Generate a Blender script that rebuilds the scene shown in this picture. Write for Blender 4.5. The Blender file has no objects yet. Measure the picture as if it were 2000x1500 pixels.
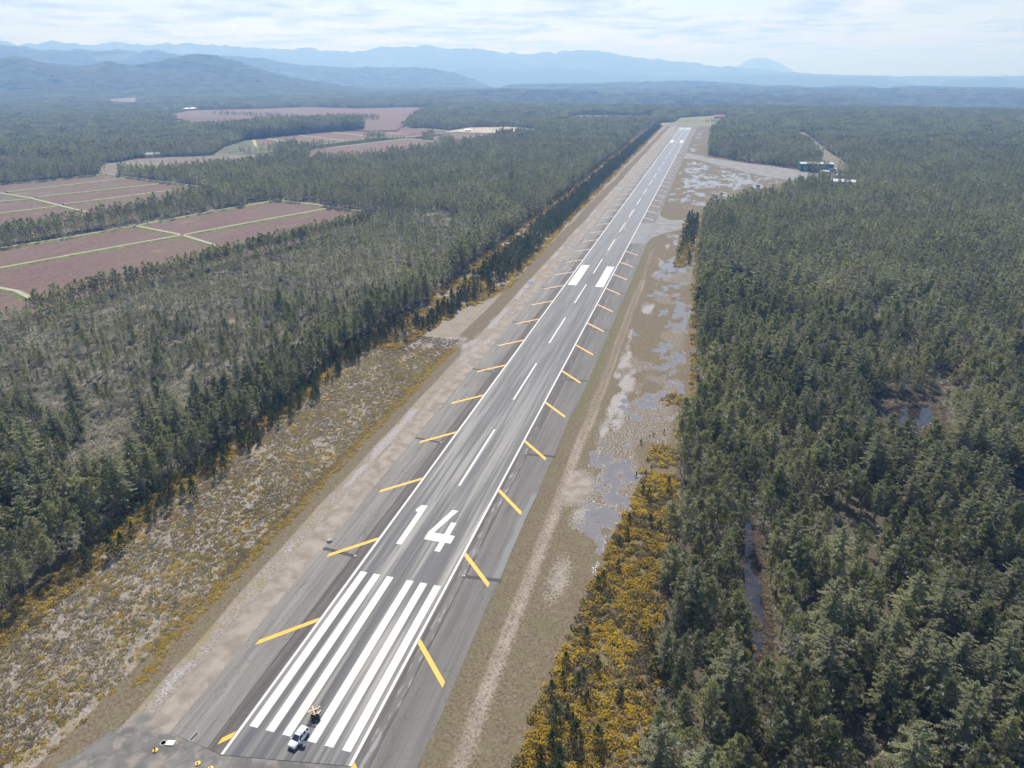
import bpy, math, random
import numpy as np
from mathutils import Matrix, Vector

rad = math.radians
sc = bpy.context.scene
COL = sc.collection
rng = np.random.default_rng(7)
random.seed(7)

# ------------------------------------------------------------------ camera
# world frame: runway centre line = +Y from its threshold, metres
CAM = np.array([62.06, -69.011, 112.022])
cR = Vector((0.96375453, 0.26675551, -0.00432516))
cU = Vector((-0.10633027, 0.39892567, 0.91079755))
cF = Vector((-0.24468568, 0.87732537, -0.41283061))
cam_d = bpy.data.cameras.new('camera')
cam = bpy.data.objects.new('camera', cam_d)
COL.objects.link(cam)
m = Matrix((cR, cU, -cF)).transposed().to_4x4()
m.translation = Vector(CAM)
cam.matrix_world = m
cam_d.sensor_width = 36
cam_d.lens = 1348.4 / 2000 * 36
cam_d.clip_start = 1
cam_d.clip_end = 120000
sc.camera = cam

# ------------------------------------------------------------------ sun, sky, exposure
SUN_EL, SUN_AZ = rad(50), rad(-21)          # azimuth from +Y, towards -X is negative
sun_dir = Vector((math.sin(SUN_AZ) * math.cos(SUN_EL), math.cos(SUN_AZ) * math.cos(SUN_EL), math.sin(SUN_EL)))
sd = bpy.data.lights.new('sun', 'SUN')
sd.energy = 5.0
sd.angle = rad(0.53)
sd.color = (1.0, 0.955, 0.89)
sun = bpy.data.objects.new('sun', sd)
COL.objects.link(sun)
sun.rotation_euler = sun_dir.to_track_quat('Z', 'Y').to_euler()

w = bpy.data.worlds.new('World')
sc.world = w
w.use_nodes = True
wt = w.node_tree
for n in list(wt.nodes):
    wt.nodes.remove(n)
def wn(t, **k):
    n = wt.nodes.new(t)
    for a, b in k.items():
        setattr(n, a, b)
    return n
wl = wt.links.new
out = wn('ShaderNodeOutputWorld')
bg = wn('ShaderNodeBackground')
bg.inputs[1].default_value = 0.10
wl(bg.outputs[0], out.inputs[0])
sky = wn('ShaderNodeTexSky', sky_type='NISHITA', sun_disc=False)
sky.sun_elevation = SUN_EL
sky.sun_rotation = SUN_AZ
sky.air_density = 1.0
sky.dust_density = 0.6
sky.ozone_density = 1.5
tc = wn('ShaderNodeTexCoord')
sep = wn('ShaderNodeSeparateXYZ')
wl(tc.outputs['Generated'], sep.inputs[0])
def wm(op, a, b=None, c=None, clamp=False):
    n = wn('ShaderNodeMath', operation=op, use_clamp=clamp)
    for i, x in enumerate((a, b, c)):
        if x is None:
            continue
        if isinstance(x, (int, float)):
            n.inputs[i].default_value = x
        else:
            wl(x, n.inputs[i])
    return n.outputs[0]
zc = wm('MAXIMUM', sep.outputs[2], 0.0)
inv = wm('DIVIDE', 1.0, wm('ADD', zc, 0.07))
cmb = wn('ShaderNodeCombineXYZ')
wl(wm('MULTIPLY', sep.outputs[0], inv), cmb.inputs[0])
wl(wm('MULTIPLY', sep.outputs[1], inv), cmb.inputs[1])
n1 = wn('ShaderNodeTexNoise')
n1.inputs['Scale'].default_value = 0.8
n1.inputs['Detail'].default_value = 9
n1.inputs['Roughness'].default_value = 0.6
n1.inputs['Distortion'].default_value = 0.35
wl(cmb.outputs[0], n1.inputs['Vector'])
mr = wn('ShaderNodeMapRange', interpolation_type='SMOOTHSTEP')
mr.inputs['From Min'].default_value = 0.37
mr.inputs['From Max'].default_value = 0.58
wl(n1.outputs[0], mr.inputs[0])
# thinner cloud high up
hi = wn('ShaderNodeMapRange', interpolation_type='SMOOTHSTEP')
hi.inputs['From Min'].default_value = 0.11
hi.inputs['From Max'].default_value = 0.38
hi.inputs['To Min'].default_value = 1.0
hi.inputs['To Max'].default_value = 0.06
wl(sep.outputs[2], hi.inputs[0])
cm = wm('MULTIPLY', mr.outputs[0], hi.outputs[0])
n2 = wn('ShaderNodeTexNoise')
n2.inputs['Scale'].default_value = 2.0
n2.inputs['Detail'].default_value = 8
n2.inputs['Roughness'].default_value = 0.6
wl(cmb.outputs[0], n2.inputs['Vector'])
cr = wn('ShaderNodeMix', data_type='RGBA')
mr2 = wn('ShaderNodeMapRange')
mr2.inputs['From Min'].default_value = 0.40
mr2.inputs['From Max'].default_value = 0.60
wl(n2.outputs[0], mr2.inputs[0])
wl(mr2.outputs[0], cr.inputs[0])
CLOUD = 7.2
cr.inputs[6].default_value = (0.66 * CLOUD, 0.80 * CLOUD, 1.0 * CLOUD, 1)
cr.inputs[7].default_value = (1.13 * CLOUD, 1.17 * CLOUD, 1.17 * CLOUD, 1)
mx = wn('ShaderNodeMix', data_type='RGBA')
wl(cm, mx.inputs[0])
wl(sky.outputs[0], mx.inputs[6])
wl(cr.outputs[2], mx.inputs[7])
wl(mx.outputs[2], bg.inputs[0])

sc.view_settings.view_transform = 'Standard'
sc.view_settings.look = 'None'
sc.view_settings.gamma = 1
sc.view_settings.exposure = 0.25
sc.cycles.max_bounces = 5
sc.cycles.diffuse_bounces = 2
sc.cycles.glossy_bounces = 2
sc.cycles.transmission_bounces = 3
sc.cycles.volume_bounces = 2
sc.cycles.transparent_max_bounces = 8
sc.cycles.use_adaptive_sampling = False
sc.cycles.use_denoising = True

# ------------------------------------------------------------------ helpers
def tag(o, label=None, cat=None, group=None, kind=None):
    if label: o['label'] = label
    if cat: o['category'] = cat
    if group: o['group'] = group
    if kind: o['kind'] = kind
    return o

def link(o, parent=None):
    COL.objects.link(o)
    if parent is not None:
        o.parent = parent
    return o

def empty(name, loc=(0, 0, 0), rz=0.0):
    o = bpy.data.objects.new(name, None)
    o.empty_display_size = 0.5
    COL.objects.link(o)
    o.location = loc
    o.rotation_euler = (0, 0, rz)
    return o

def np_mesh(name, V, T, mats=(), mi=None):
    me = bpy.data.meshes.new(name)
    V = np.ascontiguousarray(V, dtype=np.float32)
    T = np.ascontiguousarray(T, dtype=np.int32)
    k = T.shape[1]
    me.vertices.add(len(V))
    me.vertices.foreach_set('co', V.ravel())
    me.loops.add(T.size)
    me.loops.foreach_set('vertex_index', T.ravel())
    me.polygons.add(len(T))
    me.polygons.foreach_set('loop_start', np.arange(0, T.size, k, dtype=np.int32))
    me.polygons.foreach_set('loop_total', np.full(len(T), k, dtype=np.int32))
    if mi is not None:
        me.polygons.foreach_set('material_index', np.ascontiguousarray(mi, dtype=np.int32))
    for mm in mats:
        me.materials.append(mm)
    me.update(calc_edges=True)
    return me

class MB:
    """collects faces of one part, several materials allowed"""
    def __init__(s):
        s.v = []; s.f = []; s.m = []
    def add(s, vs, fs, mi=0):
        b = len(s.v)
        s.v += [tuple(v) for v in vs]
        s.f += [tuple(i + b for i in f) for f in fs]
        s.m += [mi] * len(fs)
        return s
    def box(s, x0, x1, y0, y1, z0, z1, mi=0, rz=0, c=(0, 0)):
        vs = [(x, y, z) for z in (z0, z1) for y in (y0, y1) for x in (x0, x1)]
        if rz:
            vs = [(c[0] + x * math.cos(rz) - y * math.sin(rz), c[1] + x * math.sin(rz) + y * math.cos(rz), z) for x, y, z in vs]
        return s.add(vs, [(0, 2, 3, 1), (4, 5, 7, 6), (0, 1, 5, 4), (2, 6, 7, 3), (0, 4, 6, 2), (1, 3, 7, 5)], mi)
    def bar(s, p, q, r, n=6, mi=0, r2=None):
        p = Vector(p); q = Vector(q)
        d = (q - p).normalized()
        a = d.orthogonal().normalized(); b = d.cross(a)
        r2 = r if r2 is None else r2
        vs = []
        for c, rr in ((p, r), (q, r2)):
            for i in range(n):
                t = 2 * math.pi * i / n
                vs.append(c + a * math.cos(t) * rr + b * math.sin(t) * rr)
        fs = [(i, (i + 1) % n, n + (i + 1) % n, n + i) for i in range(n)]
        fs += [tuple(range(n))[::-1], tuple(range(n, 2 * n))]
        return s.add(vs, fs, mi)
    def lathe(s, prof, n=16, axis='z', c=(0, 0, 0), mi=0):
        vs = []
        for r, h in prof:
            for i in range(n):
                t = 2 * math.pi * i / n
                if axis == 'z': p = (r * math.cos(t), r * math.sin(t), h)
                else: p = (h, r * math.cos(t), r * math.sin(t))
                vs.append((p[0] + c[0], p[1] + c[1], p[2] + c[2]))
        fs = []
        for j in range(len(prof) - 1):
            for i in range(n):
                fs.append((j * n + i, j * n + (i + 1) % n, (j + 1) * n + (i + 1) % n, (j + 1) * n + i))
        fs.append(tuple(range(n))[::-1]); fs.append(tuple(range((len(prof) - 1) * n, len(prof) * n)))
        return s.add(vs, fs, mi)
    def build(s, name, mats, parent=None, smooth=False, bevel=0):
        me = bpy.data.meshes.new(name)
        me.from_pydata([tuple(v) for v in s.v], [], s.f)
        if not isinstance(mats, (list, tuple)): mats = [mats]
        for mm in mats: me.materials.append(mm)
        me.polygons.foreach_set('material_index', s.m)
        if smooth: me.polygons.foreach_set('use_smooth', [True] * len(s.f))
        me.update()
        o = bpy.data.objects.new(name, me)
        link(o, parent)
        if bevel:
            b = o.modifiers.new('bevel', 'BEVEL'); b.width = bevel; b.segments = 2; b.limit_method = 'ANGLE'
        return o

def hash2(ix, iy, seed):
    h = (ix * 374761393 + iy * 668265263 + seed * 974634777) & 0xFFFFFFFF
    h = ((h ^ (h >> 13)) * 1274126177) & 0xFFFFFFFF
    return ((h ^ (h >> 16)) & 0xFFFFFF) / float(0xFFFFFF)

def vnoise(x, y, seed=0):
    x = np.asarray(x, float); y = np.asarray(y, float)
    ix = np.floor(x).astype(np.int64); iy = np.floor(y).astype(np.int64)
    fx = x - ix; fy = y - iy
    fx = fx * fx * (3 - 2 * fx); fy = fy * fy * (3 - 2 * fy)
    a = hash2(ix, iy, seed); b = hash2(ix + 1, iy, seed); c = hash2(ix, iy + 1, seed); d = hash2(ix + 1, iy + 1, seed)
    return (a * (1 - fx) + b * fx) * (1 - fy) + (c * (1 - fx) + d * fx) * fy

def fbm(x, y, seed=0, o=4):
    s = 0; a = 0.5; t = 0
    for i in range(o):
        s = s + a * vnoise(x * 2 ** i, y * 2 ** i, seed + i * 17); t += a; a *= 0.5
    return s / t

def sstep(a, b, x):
    t = np.clip((x - a) / (b - a), 0, 1)
    return t * t * (3 - 2 * t)

def band(x, a, b, s=1.0):
    return sstep(a - s, a + s, x) * (1 - sstep(b - s, b + s, x))

def inpoly(x, y, poly):
    r = np.zeros(x.shape, bool)
    n = len(poly); j = n - 1
    for i in range(n):
        xi, yi = poly[i]; xj, yj = poly[j]
        if yi != yj:
            c = ((yi > y) != (yj > y)) & (x < (xj - xi) * (y - yi) / (yj - yi) + xi)
            r ^= c
        j = i
    return r

# ------------------------------------------------------------------ node material helper
class NM:
    def __init__(s, name, rough=0.9, spec=0.3):
        s.m = bpy.data.materials.new(name)
        s.m.use_nodes = True
        s.t = s.m.node_tree
        s.b = s.t.nodes['Principled BSDF']
        s.b.inputs['Roughness'].default_value = rough
        s.b.inputs['Specular IOR Level'].default_value = spec
        s.pos = None
    def n(s, t, **k):
        q = s.t.nodes.new(t)
        for a, b in k.items(): setattr(q, a, b)
        return q
    def l(s, a, b): s.t.links.new(a, b)
    def set(s, sock, v):
        if v is None: return
        if isinstance(v, (int, float)): sock.default_value = v
        elif isinstance(v, (tuple, list)): sock.default_value = tuple(v) + ((1,) if len(v) == 3 and sock.type == 'RGBA' else ())
        else: s.l(v, sock)
    def P(s):
        if s.pos is None: s.pos = s.n('ShaderNodeNewGeometry').outputs['Position']
        return s.pos
    def map(s, scale=(1, 1, 1), rot=0, off=(0, 0, 0), vec=None):
        q = s.n('ShaderNodeMapping')
        s.l(vec or s.P(), q.inputs[0])
        q.inputs['Scale'].default_value = scale
        q.inputs['Rotation'].default_value = (0, 0, rot)
        q.inputs['Location'].default_value = off
        return q.outputs[0]
    def noise(s, scale=1, detail=4, rough=0.55, vec=None, dist=0):
        q = s.n('ShaderNodeTexNoise')
        s.l(vec or s.P(), q.inputs['Vector'])
        q.inputs['Scale'].default_value = scale
        q.inputs['Detail'].default_value = detail
        q.inputs['Roughness'].default_value = rough
        q.inputs['Distortion'].default_value = dist
        return q.outputs[0]
    def math(s, op, a, b=None, c=None, clamp=False):
        q = s.n('ShaderNodeMath', operation=op, use_clamp=clamp)
        for i, x in enumerate((a, b, c)): s.set(q.inputs[i], x)
        return q.outputs[0]
    def ramp(s, v, a, b, lo=0.0, hi=1.0):
        q = s.n('ShaderNodeMapRange', interpolation_type='SMOOTHSTEP')
        s.set(q.inputs[0], v)
        q.inputs['From Min'].default_value = a; q.inputs['From Max'].default_value = b
        q.inputs['To Min'].default_value = lo; q.inputs['To Max'].default_value = hi
        return q.outputs[0]
    def mix(s, f, a, b, blend='MIX'):
        q = s.n('ShaderNodeMix', data_type='RGBA', blend_type=blend)
        s.set(q.inputs[0], f); s.set(q.inputs[6], a); s.set(q.inputs[7], b)
        return q.outputs[2]
    def fmix(s, f, a, b):
        q = s.n('ShaderNodeMix', data_type='FLOAT')
        s.set(q.inputs[0], f); s.set(q.inputs[2], a); s.set(q.inputs[3], b)
        return q.outputs[0]
    def xyz(s):
        q = s.n('ShaderNodeSeparateXYZ'); s.l(s.P(), q.inputs[0]); return q.outputs
    def bump(s, h, strength=0.4, dist=0.1):
        q = s.n('ShaderNodeBump')
        q.inputs['Strength'].default_value = strength; q.inputs['Distance'].default_value = dist
        s.l(h, q.inputs['Height']); s.l(q.outputs[0], s.b.inputs['Normal'])
    def col(s, v): s.set(s.b.inputs['Base Color'], v); return s
    def rough(s, v): s.set(s.b.inputs['Roughness'], v); return s

def plain(name, c, rough=0.7, spec=0.3, metal=0.0, var=0.15, scale=3.0):
    k = NM(name, rough, spec)
    nz = k.ramp(k.noise(scale, 3), 0.3, 0.7)
    k.col(k.mix(nz, tuple(x * (1 - var) for x in c), tuple(min(1, x * (1 + var)) for x in c)))
    k.b.inputs['Metallic'].default_value = metal
    return k.m

def foliage(name, dark, light, tl=0.35, rough=0.75, tint=None):
    k = NM(name, rough, 0.25)
    oi = k.n('ShaderNodeObjectInfo').outputs['Random']
    big = k.ramp(k.noise(0.11, 2), 0.3, 0.7)
    small = k.ramp(k.noise(1.3, 2), 0.3, 0.7)
    wide = k.ramp(k.noise(0.022, 3), 0.36, 0.64)
    f = k.math('ADD', k.math('ADD', k.math('MULTIPLY', oi, 0.38), k.math('MULTIPLY', wide, .30)), k.math('ADD', k.math('MULTIPLY', big, 0.15), k.math('MULTIPLY', small, 0.25)))
    c = k.mix(f, dark, light)
    if tint:
        c = k.mix(k.ramp(k.math('FRACT', k.math('MULTIPLY', oi, 7.31)), 0.72, 0.95, 0, 0.6), c, tint)
    k.col(c)
    tr = k.n('ShaderNodeBsdfTranslucent')
    k.l(c, tr.inputs[0])
    ms = k.n('ShaderNodeMixShader'); ms.inputs[0].default_value = tl
    k.l(k.b.outputs[0], ms.inputs[1]); k.l(tr.outputs[0], ms.inputs[2])
    k.l(ms.outputs[0], k.t.nodes['Material Output'].inputs[0])
    return k.m

M = {}
M['needle'] = foliage('pine needles', (0.085, 0.105, 0.045), (0.440, 0.440, 0.190), 0.5, tint=(0.18, 0.20, 0.07))
M['lichen'] = foliage('lichen twigs', (0.34, 0.335, 0.265), (0.76, 0.74, 0.61), 0.4, tint=(0.33, 0.28, 0.22))
M['spruce'] = foliage('spruce sprays', (0.15, 0.165, 0.090), (0.46, 0.47, 0.26), 0.5, tint=(0.28, 0.265, 0.17))
M['young'] = foliage('young pine needles', (0.040, 0.060, 0.026), (0.13, 0.165, 0.060), 0.4)
M['bark'] = plain('bark', (0.15, 0.135, 0.115), 0.95)
M['deadwood'] = plain('dead wood', (0.36, 0.34, 0.30), 0.95)
M['gorse_f'] = foliage('gorse flowers', (0.72, 0.50, 0.02), (0.98, 0.76, 0.07), 0.5)
M['gorse_o'] = foliage('faded gorse flowers', (0.32, 0.25, 0.08), (0.68, 0.54, 0.17), 0.45)
M['gorse_g'] = foliage('gorse stems', (0.12, 0.105, 0.06), (0.38, 0.32, 0.22), 0.4)
M['straw'] = foliage('dry grass', (0.25, 0.215, 0.14), (0.54, 0.48, 0.34), 0.4)

# ------------------------------------------------------------------ the near ground: one sheet with zones
YOUNG_EDGE = ([-60, 118, 141, 187, 215, 248, 299, 475, 783, 1526, 1700], [-82, -81, -74, -65, -60, -53, -44, -46.5, -48, -51, -52])
def young_edge(y): return np.interp(y, *YOUNG_EDGE)
L_FOREST = ([-100, 15, 31, 63, 92, 144, 190, 215, 291, 412, 565, 940, 1500, 1640, 1700], [-82, -82, -80, -86, -82, -83, -85, -80, -77, -78, -76, -77, -74, -66, -58])
R_FOREST = ([-100, 47, 75, 108, 126, 173, 325, 456, 543], [62, 63, 62, 64, 60.5, 66, 60.5, 60, 61])
APRON = [(56, 520), (61, 543), (87, 590), (116, 642), (151, 720), (176, 766), (200, 794), (216, 850), (205, 880), (186, 838), (164, 884), (102, 946), (58, 1005), (50, 1005), (50, 520)]
def right_limit(y):
    a = np.interp(y, *R_FOREST)
    a = np.where(y > 1003, np.interp(y, [1003, 1400, 1640, 1700], [56, 51, 62, 70]), a)
    return a
END = [(-62, 1575), (-36, 1690), (-27, 1892), (49, 1998), (88, 1914), (80, 1715), (62, 1590)]

def axis(a, b, s0, g, smax):
    r = [a]; s = s0
    while r[-1] < b:
        r.append(r[-1] + s); s = min(s * g, smax)
    return np.array(r)
gy = np.concatenate([[-60, -40, -20], axis(-12, 1720, 0.7, 1.0035, 3.5)])
gx = np.arange(-98, 232, 0.9)
GX, GY = np.meshgrid(gx, gy)
gz = 0.10 * (fbm(GX * 0.06, GY * 0.06, 3) - 0.5) + 0.05 * (fbm(GX * 0.5, GY * 0.5, 9) - 0.5)
flat = band(GX, -26, 26, 2)
gz = gz * (1 - flat) - 0.02
def grid_idx(nx, ny):
    i = np.arange((ny - 1) * (nx - 1)); r = i // (nx - 1); c = i % (nx - 1)
    a = r * nx + c
    return np.stack([a, a + 1, a + nx + 1, a + nx], 1)
x, y = GX.ravel(), GY.ravel()
wob = (fbm(x * 0.05, y * 0.02, 21) - 0.5)
wx = x + 3.0 * wob
RL = right_limit(y)
inap = inpoly(x, y, APRON) | inpoly(x, y, END)
# zones A: sand, white gravel, meadow grass, brush
sand_l = .9 * band(wx, -29.6, -23.5, 1.2)
white_l = .8 * band(wx, -33.6, -30.4, 1.2) * sstep(0.38, 0.62, fbm(x * 0.25, y * 0.09, 5))
spill = np.exp(-(((x + 42) / 15) ** 2 + ((y - 208 - (x + 42) * 0.35) / 9) ** 2)) + .55 * band(x, -36, -27.5, 2) * band(y, 140, 255, 22)
white_l = np.maximum(white_l, np.clip(spill * 1.2, 0, 1) * (0.1 + 1.0 * fbm(x * .3, y * .12, 8)))
sand_l = np.maximum(sand_l, 0.7 * band(x, -32, -17, 1.5) * band(y, 186, 222, 5))
sand_r = .62 * band(x + 5 * wob, 27.8, 32.6, 2.2) * (0.45 + 0.45 * sstep(250, 100, y) + .3 * band(y, 300, 420, 20))
sand_r = np.maximum(sand_r, 0.9 * np.exp(-(((x - 34) / 6) ** 2 + ((y - 103) / 13) ** 2)))
sand_r = np.maximum(sand_r, 0.6 * np.exp(-(((x - 37) / 5) ** 2 + ((y - 62) / 16) ** 2)))
white_r = 0.6 * band(wx, 32, 40, 2) * band(y, 95, 460, 15) * sstep(0.40, 0.6, fbm(x * .15, y * .04, 44)) + .45 * band(x, 33, 60, 3) * band(y, 75, 480, 12) * sstep(.5, .62, fbm(x * .09, y * .05, 47))
sand = np.maximum(sand_l, sand_r)
white = np.maximum(white_l, white_r)
meadow = np.maximum(band(x, 23, 200, 1), band(wx, -42, -34, 1.2))
meadow = np.maximum(meadow, inap)
pad = np.where(x > -25, (y < 4.5 + 0.17 * x) & (x < 14), 1 - sstep(-3, 9, y + 10 * (fbm(x * .12, y * .12, 14) - .5))) * band(x + 8 * wob, -35 + 0.3 * np.clip(y, -60, 0), 16, 4.5)
pud = np.zeros_like(x)
pn = fbm(x * 0.09, y * 0.055, 61, 5); pn2 = fbm(x * 0.4, y * 0.25, 66, 3)
pz = band(x, 34, 59, 2.5) * band(y, 78, 470, 12) * (0.70 + 0.22 * np.exp(-((x - 47 + 4 * np.sin(y / 60)) / 6) ** 2))
pz = np.maximum(pz, 0.68 * band(x, 40, 62, 1.5) * band(y, 56, 120, 10) * np.exp(-((x - 43 - .09 * (y - 64)) / 4) ** 2))
pz = np.maximum(pz, 0.8 * np.exp(-((x - 59) / 3) ** 2) * band(y, 130, 420, 15))
pz = np.maximum(pz, 1.0 * inpoly(x, y, [(30, 940), (60, 905), (110, 850), (150, 800), (120, 700), (75, 600), (40, 560), (36, 700)]))
pz = np.maximum(pz, 0.7 * band(x, 25, 40, 1) * band(y, 600, 1500, 10))
pz = np.maximum(pz, 0.74 * band(x, -34, -25, 1.5) * band(y, 230, 1500, 30))
pud = .78 * sstep(0.40, 0.64, pn * 0.55 + pn2 * 0.45 - 0.28 * (1 - pz)) * (pz > 0.05)
pud *= 1 - 0.9 * np.clip(sand, 0, 1) * (y < 400)
for (px_, py_, rx, ry) in ((-64, 24, 1.6, 2.5), (-62, 12, 1.5, 1.8)):
    pud = np.maximum(pud, sstep(1.25, 0.75, np.hypot((x - px_) / rx, (y - py_) / ry) + 0.8 * (pn2 - .5)))
brushpud = 0.42 * band(x, -80, -43, 2) * (y < 195) * sstep(0.62, 0.72, fbm(x * 0.16 + y * 0.02, y * 0.09, 71, 4))
pud = np.maximum(pud, brushpud)
track = (np.exp(-((wx - 29.0) / 0.45) ** 2) + np.exp(-((wx - 30.9) / 0.45) ** 2)) * (y < 330) * .8
floor = np.maximum((x < np.interp(y, *L_FOREST) + 1) | ((x > RL) & ~inap), 0)
green = np.clip(band(x, -25.2, -23.6, .5) * 0.9 + band(x, 22.9, 26, .6) * (0.4 + .6 * (y > 150)) + 0.5 * sstep(.5, .7, fbm(x * .08, y * .05, 91)) * (x > 34) * (y < 110), 0, 1)
wetdark = np.exp(-((wx + 36) / 1.6) ** 2) * (y < 120) * 0.6
me = np_mesh('ground', np.stack([x, y, gz.ravel()], 1), grid_idx(len(gx), len(gy)))
def vcol(me, name, ch):
    a = me.color_attributes.new(name, 'FLOAT_COLOR', 'POINT')
    d = np.zeros((len(ch[0]), 4), np.float32)
    for i, c in enumerate(ch): d[:, i] = c
    a.data.foreach_set('color', d.ravel())
vcol(me, 'zone', [np.clip(sand, 0, 1), np.clip(white, 0, 1), np.clip(meadow, 0, 1), np.clip(pad, 0, 1)])
vcol(me, 'zone_two', [np.clip(pud, 0, 1), np.clip(track, 0, 1), floor.astype(float), green])

k = NM('ground', 0.95, 0.2)
za = k.n('ShaderNodeAttribute', attribute_name='zone'); zb = k.n('ShaderNodeAttribute', attribute_name='zone_two')
def sp(a):
    q = k.n('ShaderNodeSeparateColor'); k.l(a.outputs['Color'], q.inputs[0]); return q.outputs
A = sp(za); B = sp(zb)
fine = k.noise(1.6, 6, 0.65); mid = k.noise(0.25, 5, 0.6); grit = k.noise(7, 4, 0.7)
streak = k.noise(1, 5, 0.6, vec=k.map((0.6, 0.09, 1)))
def wt_(a, amp=1.2, nz=fine, lo=.38, hi=.62):
    return k.ramp(k.math('ADD', a, k.math('MULTIPLY', k.math('SUBTRACT', nz, 0.5), amp)), lo, hi)
# brush field: mauve brown litter, straw, olive
c = k.mix(k.ramp(fine, .32, .66), (0.185, 0.155, 0.135), (0.36, 0.315, 0.27))
c = k.mix(k.ramp(mid, .45, .65, 0, .7), c, k.mix(k.ramp(grit, .3, .7), (0.13, 0.105, 0.035), (0.34, 0.285, 0.15)))
c = k.mix(k.ramp(streak, .52, .68, 0, .55), c, (0.20, 0.175, 0.175))
# meadow
md = k.mix(k.ramp(fine, .3, .7), (0.095, 0.074, 0.046), (0.225, 0.180, 0.122))
md = k.mix(k.ramp(mid, .45, .62, 0, .6), md, k.mix(k.ramp(grit, .3, .7), (0.10, 0.092, 0.048), (0.22, 0.19, 0.11)))
md = k.mix(k.ramp(k.noise(.5, 6, .7), .54, .70, 0, .55), md, (0.26, 0.225, 0.19))
md = k.mix(k.ramp(k.noise(1, 5, .65, vec=k.map((2.2, .10, 1))), .55, .7, 0, .35), md, (0.10, 0.08, 0.055))
c = k.mix(wt_(A[2], .5), c, md)
gr = k.mix(k.ramp(grit, .3, .7), (0.075, 0.085, 0.03), (0.19, 0.20, 0.08))
c = k.mix(k.math('MULTIPLY', wt_(B[2 + 0], 1.0), 0.0), c, gr)
gw = k.n('ShaderNodeAttribute', attribute_name='zone_two').outputs['Alpha']
c = k.mix(k.math('MULTIPLY', wt_(gw, 1.3), 0.6), c, gr)
# sand
sdc = k.mix(k.ramp(mid, .35, .65), (0.235, 0.200, 0.165), (0.345, 0.300, 0.255))
sdc = k.mix(k.ramp(grit, .5, .75, 0, .5), sdc, (0.20, 0.16, 0.13))
c = k.mix(wt_(A[0], 1.0), c, sdc)
wc = k.mix(k.ramp(k.noise(2.6, 5, .7), .38, .6), (0.19, 0.16, 0.145), (0.44, 0.415, 0.405))
c = k.mix(wt_(A[1], 1.1), c, wc)
c = k.mix(k.math('MULTIPLY', B[1], k.ramp(fine, .3, .6, .2, .9)), c, (0.37, 0.30, 0.25))
pc = k.mix(k.ramp(mid, .35, .65), (0.14, 0.136, 0.125), (0.215, 0.207, 0.19))
pc = k.mix(k.ramp(k.noise(14, 3, .7), .35, .7, 0, .5), pc, (0.10, 0.10, 0.095))
pc = k.mix(k.ramp(k.noise(0.22, 5, .65), .46, .62, 0, .75), pc, (0.30, 0.26, 0.225))
c = k.mix(wt_(za.outputs['Alpha'], .7), c, pc)
c = k.mix(B[2], c, k.mix(fine, (0.05, 0.04, 0.025), (0.15, 0.13, 0.09)))
pnz = k.math('ADD', k.math('MULTIPLY', k.noise(.55, 7, .72), .7), k.math('MULTIPLY', k.noise(1, 4, .6, vec=k.map((1.6, .35, 1))), .3))
pw = wt_(B[0], 2.2, pnz, .42, .50)
c = k.mix(pw, c, k.mix(mid, (0.135, 0.122, 0.122), (0.21, 0.195, 0.20)))
k.col(c)
k.rough(k.fmix(pw, 0.95, 0.13))
k.set(k.b.inputs['Specular IOR Level'], k.fmix(pw, 0.15, 0.6))
bh = k.math('MULTIPLY', k.math('ADD', fine, k.math('MULTIPLY', grit, .4)), k.math('SUBTRACT', 1, pw))
k.bump(bh, 0.4, 0.08)
me.materials.append(k.m)
ground = link(bpy.data.objects.new('ground', me)); tag(ground, kind='structure')

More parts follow.
